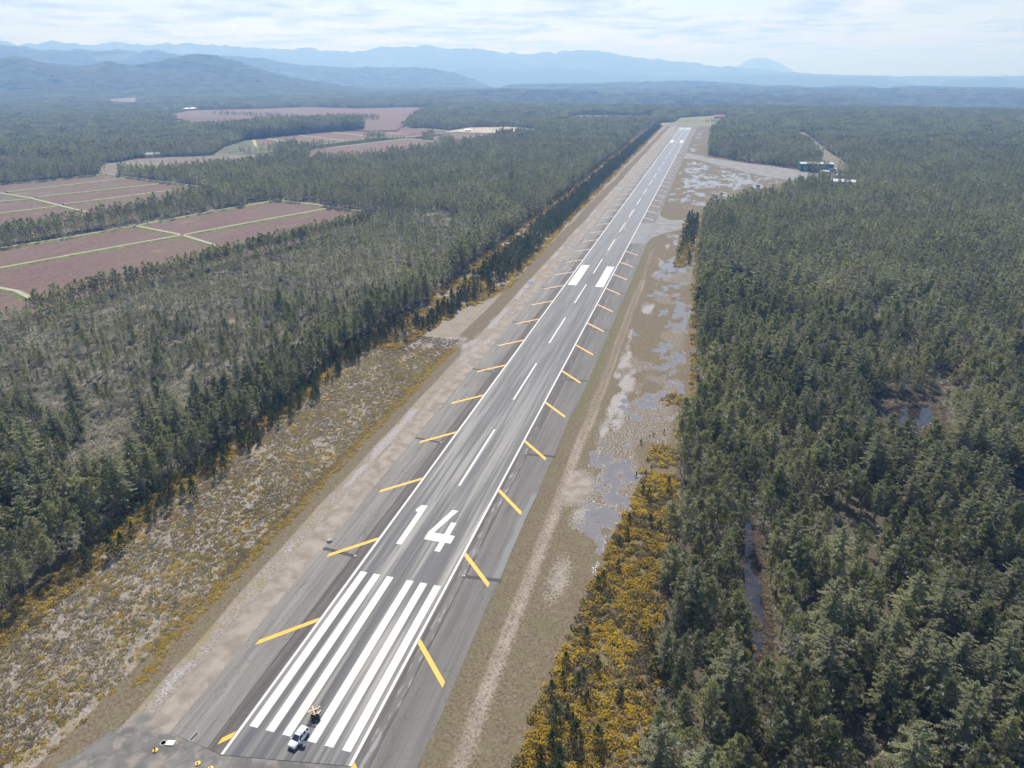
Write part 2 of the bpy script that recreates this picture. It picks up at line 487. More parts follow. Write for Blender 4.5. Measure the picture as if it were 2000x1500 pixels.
# ------------------------------------------------------------------ far terrain
RIDGES = [
 (14000, 3000, 2500, 0, [(-49.06, 571), (-48.56, 545), (-48.34, 500), (-47.5, 525), (-45.93, 566), (-44.97, 532), (-44.1, 523), (-43.34, 551), (-42.34, 577), (-41.71, 522), (-40.77, 536), (-38.86, 555), (-36.42, 537), (-34.92, 515), (-32.87, 498), (-31.66, 470), (-30.93, 508), (-30.13, 516), (-29.61, 467), (-28.98, 481), (-27.36, 436), (-26.44, 436), (-25.3, 510), (-23.81, 519), (-23.06, 510), (-21.83, 551), (-20.42, 489), (-18.52, 504), (-17.38, 466), (-15.47, 409), (-14.7, 399), (-12.21, 405), (-11.45, 438), (-9.18, 442), (-8.03, 403), (-5.95, 312), (-4.08, 279), (-2.23, 234), (-0.39, 178), (0.87, 159), (3.18, 103), (6.62, 40), (11.5, 7)]),
 (20000, 1100, 1100, 0, [(-1.2, -67), (-0.67, -43), (0.37, 76), (1.04, 204), (1.69, 353), (2.37, 397), (3.07, 373), (3.8, 272), (4.72, 127), (5.11, 9), (5.81, -48), (6.3, -67)]),
 (11500, 1300, 1000, 0, [(-25.09, 38), (-20.11, 89), (-19.33, 174), (-17.4, 187), (-15.47, 148), (-12.57, 145), (-10.08, 143), (-8.73, 116), (-5.87, 59), (-4.73, 28), (-0.32, 36), (1.46, 53), (3.22, 52), (6.64, 29), (8.3, 16), (9.89, 28), (10.53, 14), (11.51, -35), (13.79, -140), (14.49, -12), (15.92, -2), (17.29, 20), (18.44, -32)]),
 (8200, 2200, 1000, 6, [(-49.11, 354), (-48.07, 336), (-46.46, 313), (-44.59, 321), (-42.83, 311), (-40.53, 309), (-38.96, 288), (-37.34, 287), (-33.66, 248), (-32.64, 213), (-31.42, 193), (-28.74, 168), (-25.03, 161), (-22.2, 160), (-20.49, 121), (-19.34, 83), (-18.39, 32), (-15.48, -140)]),
 (5200, 1500, 900, 12, [(-49.35, 181), (-48.51, 194), (-47.35, 168), (-45.28, 145), (-43.43, 175), (-41.96, 154), (-40.68, 169), (-38.01, 217), (-37.03, 213), (-35.74, 183), (-34.11, 131), (-32.43, 84), (-28.87, 35), (-26, 0)]),
 (6500, 900, 600, 12, [(-20, -140), (-15.48, 6), (-9.65, 14), (-4.89, 27), (-2.1, 27), (-0.27, 19), (3.33, -7), (4.36, -2), (6.77, -19), (8.4, -8), (10.02, -14), (10.85, -32), (11.59, -12), (13.11, -7), (16.05, -15), (18.81, -17)]),
 (3900, 600, 400, 10, [(-26, -140), (-23.27, 5), (-15.48, 25), (-12.55, 21), (-8.65, 4), (-6.73, 1), (-2.01, -4), (-1.09, 2), (0.75, -6), (3.41, 3), (5.16, -5), (6.85, 0), (10.16, -13), (11.48, -140)]),
]
def terrain(X, Y):
    dx = X - CAM[0]; dy = Y - CAM[1]
    r = np.hypot(dx, dy); az = np.degrees(np.arctan2(dx, dy))
    low = -85 * sstep(2350, 3400, r) * sstep(-22, -8, az) - 45 * sstep(3400, 9000, r)
    h = low.copy()
    for i, (D, wf, wb, sub, pts) in enumerate(RIDGES):
        a = [p[0] for p in pts]; z = [p[1] - sub for p in pts]
        jag = (fbm(az * 2.2, az * 0 + i * 9.1, 31 + i, 4) - 0.5) * (10 if D < 8000 else 70)
        crest = np.interp(az, a, z)
        rel = np.maximum(crest - low, 0)
        rel = np.where(rel > 12, rel + jag * np.clip(rel / 420, 0.1, 1), rel)
        u = (r - D)
        spur = fbm(X / (wf * 0.30), Y / (wf * 0.30), 50 + i, 5)
        front = np.clip(1 + u / wf, 0, 1); back = np.clip(1 - u / wb, 0, 1)
        s = np.where(u < 0, front, back)
        s = s * s * (3 - 2 * s)
        s = s * (1 - (1 - s) * 1.5 * (spur - 0.15))
        h = np.maximum(h, low + rel * np.clip(s, 0, 1))
    h = h + 7 * (fbm(X / 500, Y / 500, 77) - 0.45) * sstep(2100, 2900, r)
    return h
ra = np.concatenate([[0, 300], np.geomspace(700, 2000, 10), np.geomspace(2100, 20000, 230), [24000, 32000, 45000, 52000]])
aa = np.radians(np.linspace(-85, 60, 640))
AA, RR = np.meshgrid(aa, ra)
TX = CAM[0] + RR * np.sin(AA); TY = CAM[1] - 60 + RR * np.cos(AA)
TZ = terrain(TX, TY)
TZ = np.where(RR < 2050, -0.35, TZ - 0.35 * (RR < 2300))
me = np_mesh('terrain', np.stack([TX.ravel(), TY.ravel(), TZ.ravel()], 1), grid_idx(len(aa), len(ra))[:, ::-1])
me.polygons.foreach_set('use_smooth', [True] * len(me.polygons))
k = NM('terrain', 0.95, 0.15)
nn = k.noise(0.02, 8, 0.7)
c = k.mix(k.ramp(nn, .35, .65), (0.018, 0.026, 0.012), (0.055, 0.066, 0.030))
nr = k.ramp(k.math('ADD', k.math('ABSOLUTE', k.xyz()[0]), k.math('ABSOLUTE', k.xyz()[1])), 900, 1500, 1, 0)
c = k.mix(nr, c, k.mix(k.ramp(k.noise(.05, 6, .65), .4, .62), (0.06, 0.055, 0.035), (0.24, 0.215, 0.17)))
clr = k.ramp(k.noise(0.0016, 5, .62), .54, .60, 0, .55)
hz = k.ramp(k.xyz()[2], 0, 60)
c = k.mix(k.math('MULTIPLY', clr, hz), c, (0.15, 0.135, 0.085))
fl = k.ramp(k.xyz()[2], 1, 14, 1, 0)
c = k.mix(k.math('MULTIPLY', fl, k.ramp(k.noise(0.004, 3), .45, .6, 0, .0)), c, (0.15, 0.15, 0.09))
k.col(c)
k.bump(nn, 1.0, 12)
me.materials.append(k.m)
hills = link(bpy.data.objects.new('terrain', me)); tag(hills, kind='structure')

# ------------------------------------------------------------------ runway and its paint
def sheet(name, polys, mat, z, parent=None, kind=None, th=0.0):
    b = MB()
    for p in polys:
        n = len(p)
        b.add([(q[0], q[1], z) for q in p], [tuple(range(n))])
    o = b.build(name, mat, parent)
    if kind: tag(o, kind=kind)
    return o
def strip_grid(x0, x1, y0, y1, ny, z):
    ys = np.linspace(y0, y1, ny)
    v = []
    for yy in ys: v += [(x0, yy, z), (x1, yy, z)]
    return v, [(2 * i, 2 * i + 1, 2 * i + 3, 2 * i + 2) for i in range(ny - 1)]

# asphalt of the marked strip
k = NM('runway asphalt', 0.6, 0.4)
X_, Y_, _z = k.xyz()
st1 = k.noise(1, 6, .6, vec=k.map((0.9, 0.018, 1)))
st2 = k.noise(1, 5, .6, vec=k.map((0.45, 0.012, 1), off=(9, 3, 0)))
grain = k.noise(9, 4, .7)
blot = k.noise(0.16, 5, .6)
c = k.mix(k.ramp(st1, .32, .68), (0.042, 0.044, 0.052), (0.082, 0.085, 0.097))
c = k.mix(k.ramp(st2, .52, .70, 0, .6), c, (0.065, 0.056, 0.052))
c = k.mix(k.ramp(grain, .35, .75, 0, .35), c, (0.13, 0.13, 0.135))
for jx in (-7.6, -3.75, -0.02, 3.8, 7.6):
    d = k.math('ABSOLUTE', k.math('SUBTRACT', k.math('ADD', X_, k.math('MULTIPLY', k.math('SUBTRACT', k.noise(0.25, 3), .5), 0.25)), jx))
    ln = k.ramp(d, 0.05, 0.16, 0.85, 0)
    c = k.mix(ln, c, (0.030, 0.029, 0.031))
far_sheen = k.ramp(Y_, 80, 900, 0, .5)  # bluish sheen of the far runway, painted into the asphalt colour
c = k.mix(k.math('MULTIPLY', far_sheen, k.ramp(blot, .3, .7, .4, 1)), c, (0.15, 0.158, 0.172))
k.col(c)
wet = k.math('MULTIPLY', k.ramp(k.noise(1, 5, .55, vec=k.map((0.5, 0.011, 1), off=(4, 8, 0))), .42, .62), 1.0)
r_ = k.math('SUBTRACT', k.fmix(wet, 0.62, 0.47), k.ramp(Y_, 250, 900, 0, .16))
k.rough(k.math('ADD', r_, k.math('MULTIPLY', k.math('SUBTRACT', grain, .5), .15)))
k.set(k.b.inputs['Specular IOR Level'], k.math('ADD', k.fmix(wet, 0.35, 0.48), k.ramp(Y_, 250, 900, 0, .3)))
k.bump(grain, 0.25, 0.03)
M['asphalt'] = k.m

# weathered shoulder
k = NM('shoulder asphalt', 0.85, 0.25)
X_, Y_, _z = k.xyz()
ax = k.math('ABSOLUTE', X_)
st1 = k.noise(1, 6, .62, vec=k.map((0.9, 0.03, 1)))
st2 = k.noise(1, 4, .6, vec=k.map((3.2, 0.05, 1)))
grain = k.noise(8, 4, .7)
inner = k.mix(k.ramp(st1, .3, .7), (0.085, 0.075, 0.070), (0.15, 0.135, 0.125))
outer = k.mix(k.ramp(st1, .3, .7), (0.175, 0.165, 0.150), (0.265, 0.252, 0.230))
outer = k.mix(k.ramp(st2, .5, .7, 0, .5), outer, (0.115, 0.11, 0.105))
edge = k.ramp(k.math('ADD', ax, k.math('MULTIPLY', k.math('SUBTRACT', k.noise(.1, 3), .5), .5)), 15.0, 15.15)
edge2 = k.ramp(ax, 17.6, 19.2)
c = k.mix(k.math('MULTIPLY', edge, k.fmix(edge2, .75, 1)), inner, outer)
vor = k.n('ShaderNodeTexVoronoi', feature='DISTANCE_TO_EDGE')
k.l(k.map((0.55, 0.33, 1)), vor.inputs['Vector']); vor.inputs['Scale'].default_value = 1.0
crack = k.ramp(vor.outputs['Distance'], 0.005, 0.03, 1, 0)
crack = k.math('MULTIPLY', crack, k.ramp(k.noise(.2, 3), .42, .6))
c = k.mix(k.math('MULTIPLY', crack, .4), c, (0.035, 0.03, 0.027))
jl = k.ramp(k.math('ABSOLUTE', k.math('SUBTRACT', k.math('ADD', ax, k.math('MULTIPLY', k.math('SUBTRACT', k.noise(.3, 3), .5), .5)), 15.05)), .04, .16, .8, 0)
c = k.mix(jl, c, (0.045, 0.04, 0.036))
# damp band with pale silt on the meadow side
dm = k.ramp(k.math('ABSOLUTE', k.math('SUBTRACT', k.math('ADD', X_, k.math('MULTIPLY', k.math('SUBTRACT', k.noise(.07, 2), .5), 2.2)), 13.9)), .5, 1.25, 1, 0)
dm = k.math('MULTIPLY', dm, k.ramp(Y_, 95, 160, 1, .25))
c = k.mix(k.math('MULTIPLY', dm, .75), c, (0.05, 0.046, 0.045))
sl = k.math('MULTIPLY', dm, k.ramp(k.noise(1, 4, .6, vec=k.map((.9, .16, 1))), .5, .62, 0, .8))
c = k.mix(sl, c, (0.24, 0.24, 0.25))
sl2 = k.ramp(k.math('ABSOLUTE', k.math('SUBTRACT', k.math('ADD', X_, k.math('MULTIPLY', k.math('SUBTRACT', k.noise(.08, 3), .5), 2.4)), 22.4)), .5, 1.3, 1, 0)
sl2 = k.math('MULTIPLY', sl2, k.ramp(k.math('ABSOLUTE', k.math('SUBTRACT', Y_, 77)), 17, 22, 1, 0))
c = k.mix(k.math('MULTIPLY', sl2, .85), c, (0.33, 0.34, 0.345))
c = k.mix(k.ramp(grain, .45, .75, 0, .3), c, (0.24, 0.23, 0.22))
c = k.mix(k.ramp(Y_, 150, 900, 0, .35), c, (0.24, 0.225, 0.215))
c = k.mix(k.ramp(X_, 14, 17, 0, .45), c, (0.105, 0.100, 0.098))
wp = k.math('MULTIPLY', k.ramp(k.noise(1, 4, .6, vec=k.map((.35, .05, 1))), .56, .66), k.ramp(Y_, 150, 500))
k.col(c)
k.rough(k.fmix(k.math('MAXIMUM', k.math('MULTIPLY', dm, .7), wp), 0.88, 0.4))
k.bump(grain, 0.3, 0.03)
M['shoulder'] = k.m

def paint(name, col_, wear=(0.2, 0.2, 0.2), lo=.57, hi=.72, far=None):
    k = NM(name, 0.55, 0.3)
    nz = k.noise(5, 6, .75)
    c = k.mix(k.ramp(k.noise(.5, 4, .6), .3, .7), tuple(v * .88 for v in col_), col_)
    c = k.mix(k.ramp(k.noise(1, 4, .6, vec=k.map((.8, .08, 1))), .45, .7, 0, .16), c, tuple(v * .62 for v in col_))
    c = k.mix(k.ramp(nz, lo, hi, 0, .8), c, wear)
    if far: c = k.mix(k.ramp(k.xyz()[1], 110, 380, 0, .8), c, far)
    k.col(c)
    return k.m
M['white'] = paint('white paint', (0.64, 0.64, 0.61))
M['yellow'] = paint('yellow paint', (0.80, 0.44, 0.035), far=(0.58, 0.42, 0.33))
M['yellow_thin'] = paint('worn yellow line', (0.42, 0.33, 0.24), lo=.5, hi=.7)
M['patch'] = plain('trench patch', (0.065, 0.062, 0.066), 0.8, scale=1.5)

RWY = 1554.5
th_l, th_r = (-12.15, -0.6), (12.15, 3.7)
b = MB()
v, f_ = strip_grid(-12.15, 12.15, -0.6, RWY + 1, 60, 0.05)
v[1] = (12.15, 3.7, 0.05)
b.add(v, f_)
runway = tag(b.build('runway', M['asphalt']), kind='structure')
b = MB()
for s in (-1, 1):
    xs = sorted((s * 12.16, s * (24.0 if s < 0 else 23.3)))
    v, f_ = strip_grid(xs[0], xs[1], 0, RWY + 3, 200, 0.03)
    if s < 0:
        v[0] = (-24.0, 1.0, .03); v[1] = (-12.16, -.4, .03)
    else:
        v[0] = (12.16, -8, .03); v[1] = (23.4, -6, .03)
    # ragged outer margin
    for i in range(2, len(v), 2):
        j = i if s < 0 else i + 1
        w_ = 0.5 * (float(fbm(np.array(v[j][1] * .13), np.array(s * 7.), 3)) - .5)
        widen = 0.8 if (s > 0 and v[j][1] > 150) else 0
        v[j] = (v[j][0] + w_ + widen, v[j][1], .03)
    b.add(v, f_)
v, f_ = [(-24, RWY + 3.01, .03), (24, RWY + 3.01, .03), (25, RWY + 25, .03), (-25, RWY + 25, .03)], [(0, 1, 2, 3)]
b.add(v, f_)
shoulder = tag(b.build('shoulder', M['shoulder']), kind='structure')
a = 1.7526
ZP = 0.056
for end in (0, 1):
    for i, xl in enumerate((-6 * a, -4 * a, -2 * a, a, 3 * a, 5 * a)):
        y0, y1 = (6.096, 51.816) if not end else (RWY - 51.8, RWY - 6.1)
        bb = MB(); v, f_ = strip_grid(xl, xl + a, y0, y1, 12, ZP); bb.add(v, f_)
        bb.build('threshold_stripe', M['white'], runway)
for s in (-1, 1):
    bb = MB(); v, f_ = strip_grid(min(s * 11.42, s * 12.0), max(s * 11.42, s * 12.0), 0, RWY, 80, ZP)
    if s < 0: v[0] = (-12.0, -.45, ZP); v[1] = (-11.42, -.35, ZP)
    else: v[0] = (11.42, 3.55, ZP); v[1] = (12.0, 3.65, ZP)
    bb.add(v, f_); bb.build('edge_line', M['white'], runway)
yy = 94.49
while yy + 36.6 < RWY - 90:
    sheet('centre_stripe', [[(-.33, yy), (.33, yy), (.33, yy + 36.6), (-.33, yy + 36.6)]], M['white'], ZP, runway)
    yy += 60.96
for (x0, x1) in ((-10.3, -5.3), (5.6, 10.3)):
    for (y0, y1) in ((310.4, 356.8), (RWY - 356.8, RWY - 310.4)):
        sheet('aiming_point', [[(x0, y0), (x1, y0), (x1, y1), (x0, y1)]], M['white'], ZP, runway)
sheet('number_one', [[(-6.65, 64.1), (-5.1, 64.1), (-5.1, 82.4), (-6.65, 82.25)], [(-6.652, 82.25), (-6.9, 82.25), (-7.6, 79.9), (-7.5, 79.2), (-6.652, 78.7)]], M['white'], ZP, runway)
sheet('number_four', [[(4.05, 63.9), (5.6, 63.9), (5.6, 67.8), (4.05, 67.8)], [(-0.35, 67.8), (7.1, 67.8), (7.1, 71.15), (-.35, 71.15)],
      [(4.05, 71.15), (5.6, 71.15), (5.6, 76.7), (4.05, 76.7)], [(-.35, 71.15), (1.2, 71.15), (4.15, 82.25), (2.35, 82.15)]], M['white'], ZP, runway)
# far numbers, read from the other side
def far_num(name, rects, cx):
    sheet(name, [[(cx - x0, RWY - 64 - y0), (cx - x1, RWY - 64 - y0), (cx - x1, RWY - 64 - y1), (cx - x0, RWY - 64 - y1)] for x0, x1, y0, y1 in rects], M['white'], ZP, runway)
far_num('number_three', [(0, 5, 0, 2.2), (0, 5, 8, 10.2), (0, 5, 16, 18.2), (3.5, 5, 2.201, 7.999), (3.5, 5, 10.201, 15.999)], 7)
far_num('number_two', [(0, 5, 0, 2.2), (0, 5, 8, 10.2), (0, 5, 16, 18.2), (0, 1.5, 2.201, 7.999), (3.5, 5, 10.201, 15.999)], -2)
for s in (-1, 1):
    for i in range(50):
        y0 = 3.9 + 30.48 * i
        if s > 0 and (430 < y0 < 470 or 985 < y0 < 1040): continue
        ln = 10.0 if not (i == 0 and s < 0) else 2.4
        wd = 1.25
        bb = MB()
        bb.add([(s * 12.02, y0 - wd * .6, ZP - .012), (s * 12.02, y0 + wd * .6, ZP - .012), (s * (12.02 + ln - .6), y0 - ln + .3 + wd * .6, ZP - .012), (s * (12.02 + ln - .6), y0 - ln + .3 - wd * .6, ZP - .012)],
               [(0, 1, 2, 3) if s < 0 else (3, 2, 1, 0)])
        o = bb.build('shoulder_bar', M['yellow'], runway)
for i in range(25):
    y0 = 56.7 + 60.96 * i
    for s in (-1, 1):
        sheet('trench_patch', [[(s * 14.2, y0 - .7), (s * 14.2, y0 + .5), (s * 24, y0 + 1.4), (s * 24, y0 + .2)][::s]], M['patch'], 0.038, shoulder)
# lead-off lines of the taxiway
def poly_strip(pts, w_, z):
    b = MB(); pts = [Vector((p[0], p[1], 0)) for p in pts]; vs = []
    for i, p in enumerate(pts):
        d = (pts[min(i + 1, len(pts) - 1)] - pts[max(i - 1, 0)]).normalized()
        n_ = Vector((-d.y, d.x, 0))
        vs += [p + n_ * w_ / 2 + Vector((0, 0, z)), p - n_ * w_ / 2 + Vector((0, 0, z))]
    b.add(vs, [(2 * i + 1, 2 * i + 3, 2 * i + 2, 2 * i) for i in range(len(pts) - 1)])
    return b
poly_strip([(.9, 385), (.9, 420), (1.3, 436), (3.5, 447), (8, 455), (15, 462), (28, 478), (43, 500), (60, 528)], .35, .0585).build('lead_line', M['yellow_thin'], runway)
poly_strip([(.9, 560), (.9, 500), (1.6, 478), (4.5, 466), (10, 462.5), (18, 464.5)], .35, .0598).build('lead_line', M['yellow_thin'], runway)

# taxiways
k = NM('taxiway asphalt', 0.8, 0.3)
c = k.mix(k.ramp(k.noise(.12, 5, .6), .3, .7), (0.16, 0.155, 0.15), (0.27, 0.26, 0.25))
c = k.mix(k.ramp(k.noise(3, 4, .7), .4, .7, 0, .4), c, (0.13, 0.125, 0.12))
k.col(c); M['taxi'] = k.m
tx1 = [(23.4, 428), (26, 447), (33, 463), (45, 481), (62, 503), (62, 534), (45, 520), (34, 517), (26, 530), (23.4, 548)]
tag(sheet('taxiway', [tx1[::1]], M['taxi'], 0.062, kind='structure'))
tag(sheet('taxiway', [[(23.4, 958), (36, 962), (81, 878), (120, 806), (158, 770), (178, 778), (186, 838), (160, 878), (133, 906), (98, 934), (60, 975), (44, 1010), (23.4, 1040)]], M['taxi'], 0.06, kind='structure'))
sheet('taxiway_pad', [[(23.0, 424), (23.0, 500), (12.2, 500), (12.2, 424)][::-1]], plain('pale asphalt', (0.15, 0.155, 0.165), .6, scale=.2), 0.045, kind='structure')

# ------------------------------------------------------------------ plants: meshes
def rnd_dirs(n, up=0.0, r=rng):
    d = r.normal(size=(n, 3)); d[:, 2] += up
    return d / np.linalg.norm(d, axis=1, keepdims=True)

def tufts(C, k_, L, W, up=0.5, r=rng):
    """spiky tufts: k_ slim triangles round every centre"""
    C = np.asarray(C, float)
    n = len(C) * k_
    c = np.repeat(C, k_, 0)
    Lr = np.repeat(np.broadcast_to(L, (len(C),)), k_) * r.uniform(.6, 1.25, n)
    d = rnd_dirs(n, up, r)
    p = rnd_dirs(n, 0, r); p = np.cross(d, p); p /= np.linalg.norm(p, axis=1, keepdims=True) + 1e-9
    st = c + d * (Lr * r.uniform(-.15, .35, n))[:, None]
    wv = p * (W * r.uniform(.6, 1.3, n))[:, None]
    V = np.stack([st - wv, st + wv, st + d * Lr[:, None]], 1).reshape(-1, 3)
    return V, np.arange(3 * n).reshape(-1, 3)

def sticks(P, Q, ra_, rb_, sides=3):
    P = np.asarray(P, float); Q = np.asarray(Q, float)
    n = len(P)
    d = Q - P; d /= np.linalg.norm(d, axis=1, keepdims=True) + 1e-9
    t = np.tile([0.13, 0.21, 0.97], (n, 1)); t[np.abs(d[:, 2]) > .9] = [1, .1, 0]
    a_ = np.cross(d, t); a_ /= np.linalg.norm(a_, axis=1, keepdims=True); b_ = np.cross(d, a_)
    V = []
    for c, rr in ((P, ra_), (Q, rb_)):
        rr = np.broadcast_to(rr, (n,))[:, None]
        for i in range(sides):
            an = 2 * math.pi * i / sides
            V.append(c + (a_ * math.cos(an) + b_ * math.sin(an)) * rr)
    V = np.stack(V, 1).reshape(-1, 3)
    T = []
    for i in range(sides):
        j = (i + 1) % sides
        T += [[i, j, sides + j], [i, sides + j, sides + i]]
    T = (np.array(T)[None] + (np.arange(n) * 2 * sides)[:, None, None]).reshape(-1, 3)
    return V, T

class TM:
    def __init__(s): s.V = []; s.T = []; s.m = []; s.n = 0
    def add(s, vt, mi):
        V, T = vt
        s.V.append(V); s.T.append(T + s.n); s.m.append(np.full(len(T), mi)); s.n += len(V)
    def mesh(s, name, mats):
        return np_mesh(name, np.concatenate(s.V), np.concatenate(s.T), mats, np.concatenate(s.m))

def trunk_mesh(H, r0, mat, seed=0, lean=0.3):
    r = np.random.default_rng(seed)
    n = 6; pts = np.zeros((n, 3)); pts[:, 2] = np.linspace(-.4, H * .97, n)
    pts[1:, :2] = np.cumsum(r.normal(scale=lean * .35, size=(n - 1, 2)), 0)
    rad_ = r0 * (1 - np.linspace(0, .92, n))
    t = TM(); t.add(sticks(pts[:-1], pts[1:], rad_[:-1], rad_[1:], 5), 0)
    return t.mesh('trunk', [mat]), pts

def trunk_at(pts, z):
    return np.stack([np.interp(z, pts[:, 2], pts[:, 0]), np.interp(z, pts[:, 2], pts[:, 1]), z], 1)

def make_tree(kind, seed, lod):
    """returns trunk mesh, crown mesh"""
    r = np.random.default_rng(seed)
    g = 2.39996
    if kind == 'pine':
        H = 12.0 * r.uniform(.9, 1.1); R = r.uniform(1.5, 2.15); base = r.uniform(.22, .42); lich = r.uniform(.2, .8)
        nb, kc, L, W, cl = ((38, 22, .62, .10, 3), (16, 7, 1.0, .26, 2), (7, 4, 1.9, .75, 1))[lod]
    elif kind == 'lichen':
        H = 10.0 * r.uniform(.85, 1.15); R = r.uniform(1.5, 2.2); base = r.uniform(.15, .35); lich = r.uniform(.95, 1.5)
        nb, kc, L, W, cl = ((38, 15, .62, .075, 3), (16, 6, 1.0, .2, 2), (7, 4, 1.7, .6, 1))[lod]
    elif kind == 'young':
        H = 5.0 * r.uniform(.85, 1.15); R = r.uniform(1.3, 1.8); base = .04; lich = 0
        nb, kc, L, W, cl = ((34, 13, .45, .085, 2), (16, 6, .7, .2, 1), (6, 4, 1.2, .5, 1))[lod]
    elif kind == 'spruce':
        H = 18.5 * r.uniform(.9, 1.1); R = r.uniform(5.0, 6.6); base = .10
        nb, kc, L, W, cl = ((110, 0, .9, .15, 11), (44, 0, 1.3, .26, 6), (12, 0, 2.4, .7, 2))[lod]
    else:
        H = 9.0 * r.uniform(.9, 1.15); R = 2.2; base = .2
        nb, kc, L, W, cl = ((46, 0, .7, .03, 4), (20, 0, .9, .06, 3), (8, 0, 1.4, .2, 1))[lod]
    tm, tp = trunk_mesh(H, {'pine': .17, 'lichen': .13, 'young': .07, 'spruce': .28, 'dead': .14}[kind], M['deadwood'] if kind == 'dead' else M['bark'], seed, .45 if kind in ('lichen', 'pine', 'dead') else .2)
    f = (np.arange(nb) + r.uniform(0, 1, nb)) / nb
    t = base + (1 - base) * f ** (0.9 if kind != 'spruce' else 1.1)
    if kind == 'young': prof = (1 - t) ** .8 + .04
    elif kind == 'spruce': prof = (1 - t) ** .6 * (.55 + .45 * np.clip((t - .1) / .3, 0, 1)) + .05
    elif kind == 'dead': prof = (1 - t) ** .5 + .05
    else: prof = np.sin(np.clip((t - base) / (1 - base), 0, 1) ** .8 * 2.55 + .45) * .95 + .12
    ln = R * prof * r.uniform(.45 if kind == 'spruce' else .55, 1.25, nb)
    if kind == 'pine' and lod < 2: ln *= np.where(r.random(nb) < .15, 1.35, 1)
    az = np.arange(nb) * g + r.uniform(-.5, .5, nb)
    rise = {'pine': .28, 'lichen': .2, 'young': .45, 'spruce': .02, 'dead': .15}[kind] + r.normal(scale=.12, size=nb)
    if kind == 'spruce': rise = rise + .25 * (t - .5)
    o = trunk_at(tp, t * H)
    d = np.stack([np.cos(az), np.sin(az), rise], 1)
    tip = o + d * ln[:, None]
    T_ = TM()
    woodm, gm, lm = 0, 1, 2
    if lod < 2:
        T_.add(sticks(o, tip, np.clip(.018 * ln + .012, .01, .1) * (1.6 if kind == 'dead' else 1), .006, 3), woodm)
    if kind in ('pine', 'lichen', 'young'):
        for ci in range(cl):
            fr = (1.0, .66, .36)[ci] if cl > 1 else .8
            c = o + d * (ln * fr)[:, None] + r.normal(scale=.16, size=(nb, 3)) * (1 if kind != 'young' else .5)
            isl = r.random(nb) < (np.clip((1.0 - t) * 1.5, 0, 1) * lich * (1.15 - .5 * fr))
            if kind == 'pine': isl |= (r.random(nb) < .10 * (lich > .2))
            sc_ = np.where(isl, .85, 1.0) * L * (0.75 + .35 * r.random(nb)) * (1 if kind == 'young' else np.clip(.6 + ln / R * .5, .5, 1.1))
            for mi, sel in ((gm, ~isl), (lm, isl)):
                if sel.any():
                    T_.add(tufts(c[sel], kc if mi == gm else max(3, int(kc * .8)), sc_[sel], W if mi == gm else W * .6, .55 if mi == gm else .0, r), mi)
        c = trunk_at(tp, np.array([H * .985, H * .94])); T_.add(tufts(c, kc + 4, L, W, .8, r), gm)
    elif kind == 'spruce':
        for s_ in range(cl):
            fr = (s_ + 1) / cl
            c = o + d * (ln * fr)[:, None]; c[:, 2] -= .10 * ln * fr ** 2
            side = np.stack([-np.sin(az), np.cos(az), np.zeros(nb)], 1)
            for sg in (-1, 1, 0):
                dd = side * sg * (.9 if sg else 0) + d * (.55 if sg else .2) + np.array([0, 0, -.18 if sg else -.9]) + r.normal(scale=.18, size=(nb, 3))
                Lr = L * (1.15 - .5 * fr) * np.clip(ln / R * 1.3, .35, 1.2) * (1 if sg else .55)
                q = c + dd * Lr[:, None]
                wv = np.cross(dd, np.array([0, 0, 1.]) if sg else side[0]); wv /= np.linalg.norm(wv, axis=1, keepdims=True) + 1e-9
                wv = (wv + r.normal(scale=.35, size=(nb, 3))) * W * 1.25
                V = np.stack([c - wv, c + wv, q], 1).reshape(-1, 3)
                T_.add((V, np.arange(3 * nb).reshape(-1, 3)), gm)
            if lod == 0 and s_ > 3:
                T_.add(tufts(c, 3, .38, .06, .1, r), gm)
    else:
        for s_ in range(cl):
            fr = (s_ + 1) / (cl + 1)
            c = o + d * (ln * fr)[:, None]
            T_.add(tufts(c, 4, L * .8, W, .1, r), lm)
    gmat = {'pine': M['needle'], 'lichen': M['needle'], 'young': M['young'], 'spruce': M['spruce'], 'dead': M['deadwood']}[kind]
    cm_ = T_.mesh('crown', [M['deadwood'] if kind in ('dead', 'lichen') else M['bark'], gmat, M['lichen']])
    return tm, cm_

def joined(meshes, name, offs=None):
    """one mesh out of several, each with an (x,y,z,rot,scale) offset"""
    V = []; T = []; mi = []; mats = []; n = 0
    for q, me_ in enumerate(meshes):
        v = np.zeros(len(me_.vertices) * 3, np.float32); me_.vertices.foreach_get('co', v); v = v.reshape(-1, 3)
        tr = np.zeros(len(me_.loops), np.int32); me_.loops.foreach_get('vertex_index', tr); tr = tr.reshape(-1, 3)
        mm = np.zeros(len(me_.polygons), np.int32); me_.polygons.foreach_get('material_index', mm)
        if offs is not None:
            ox, oy, oz, ro, s_ = offs[q]
            v = v * s_
            v = np.stack([v[:, 0] * math.cos(ro) - v[:, 1] * math.sin(ro) + ox, v[:, 0] * math.sin(ro) + v[:, 1] * math.cos(ro) + oy, v[:, 2] + oz], 1)
        lut = []
        for x_ in me_.materials:
            if x_ not in mats: mats.append(x_)
            lut.append(mats.index(x_))
        V.append(v); T.append(tr + n); mi.append(np.array(lut)[mm]); n += len(v)
    return np_mesh(name, np.concatenate(V), np.concatenate(T), mats, np.concatenate(mi))

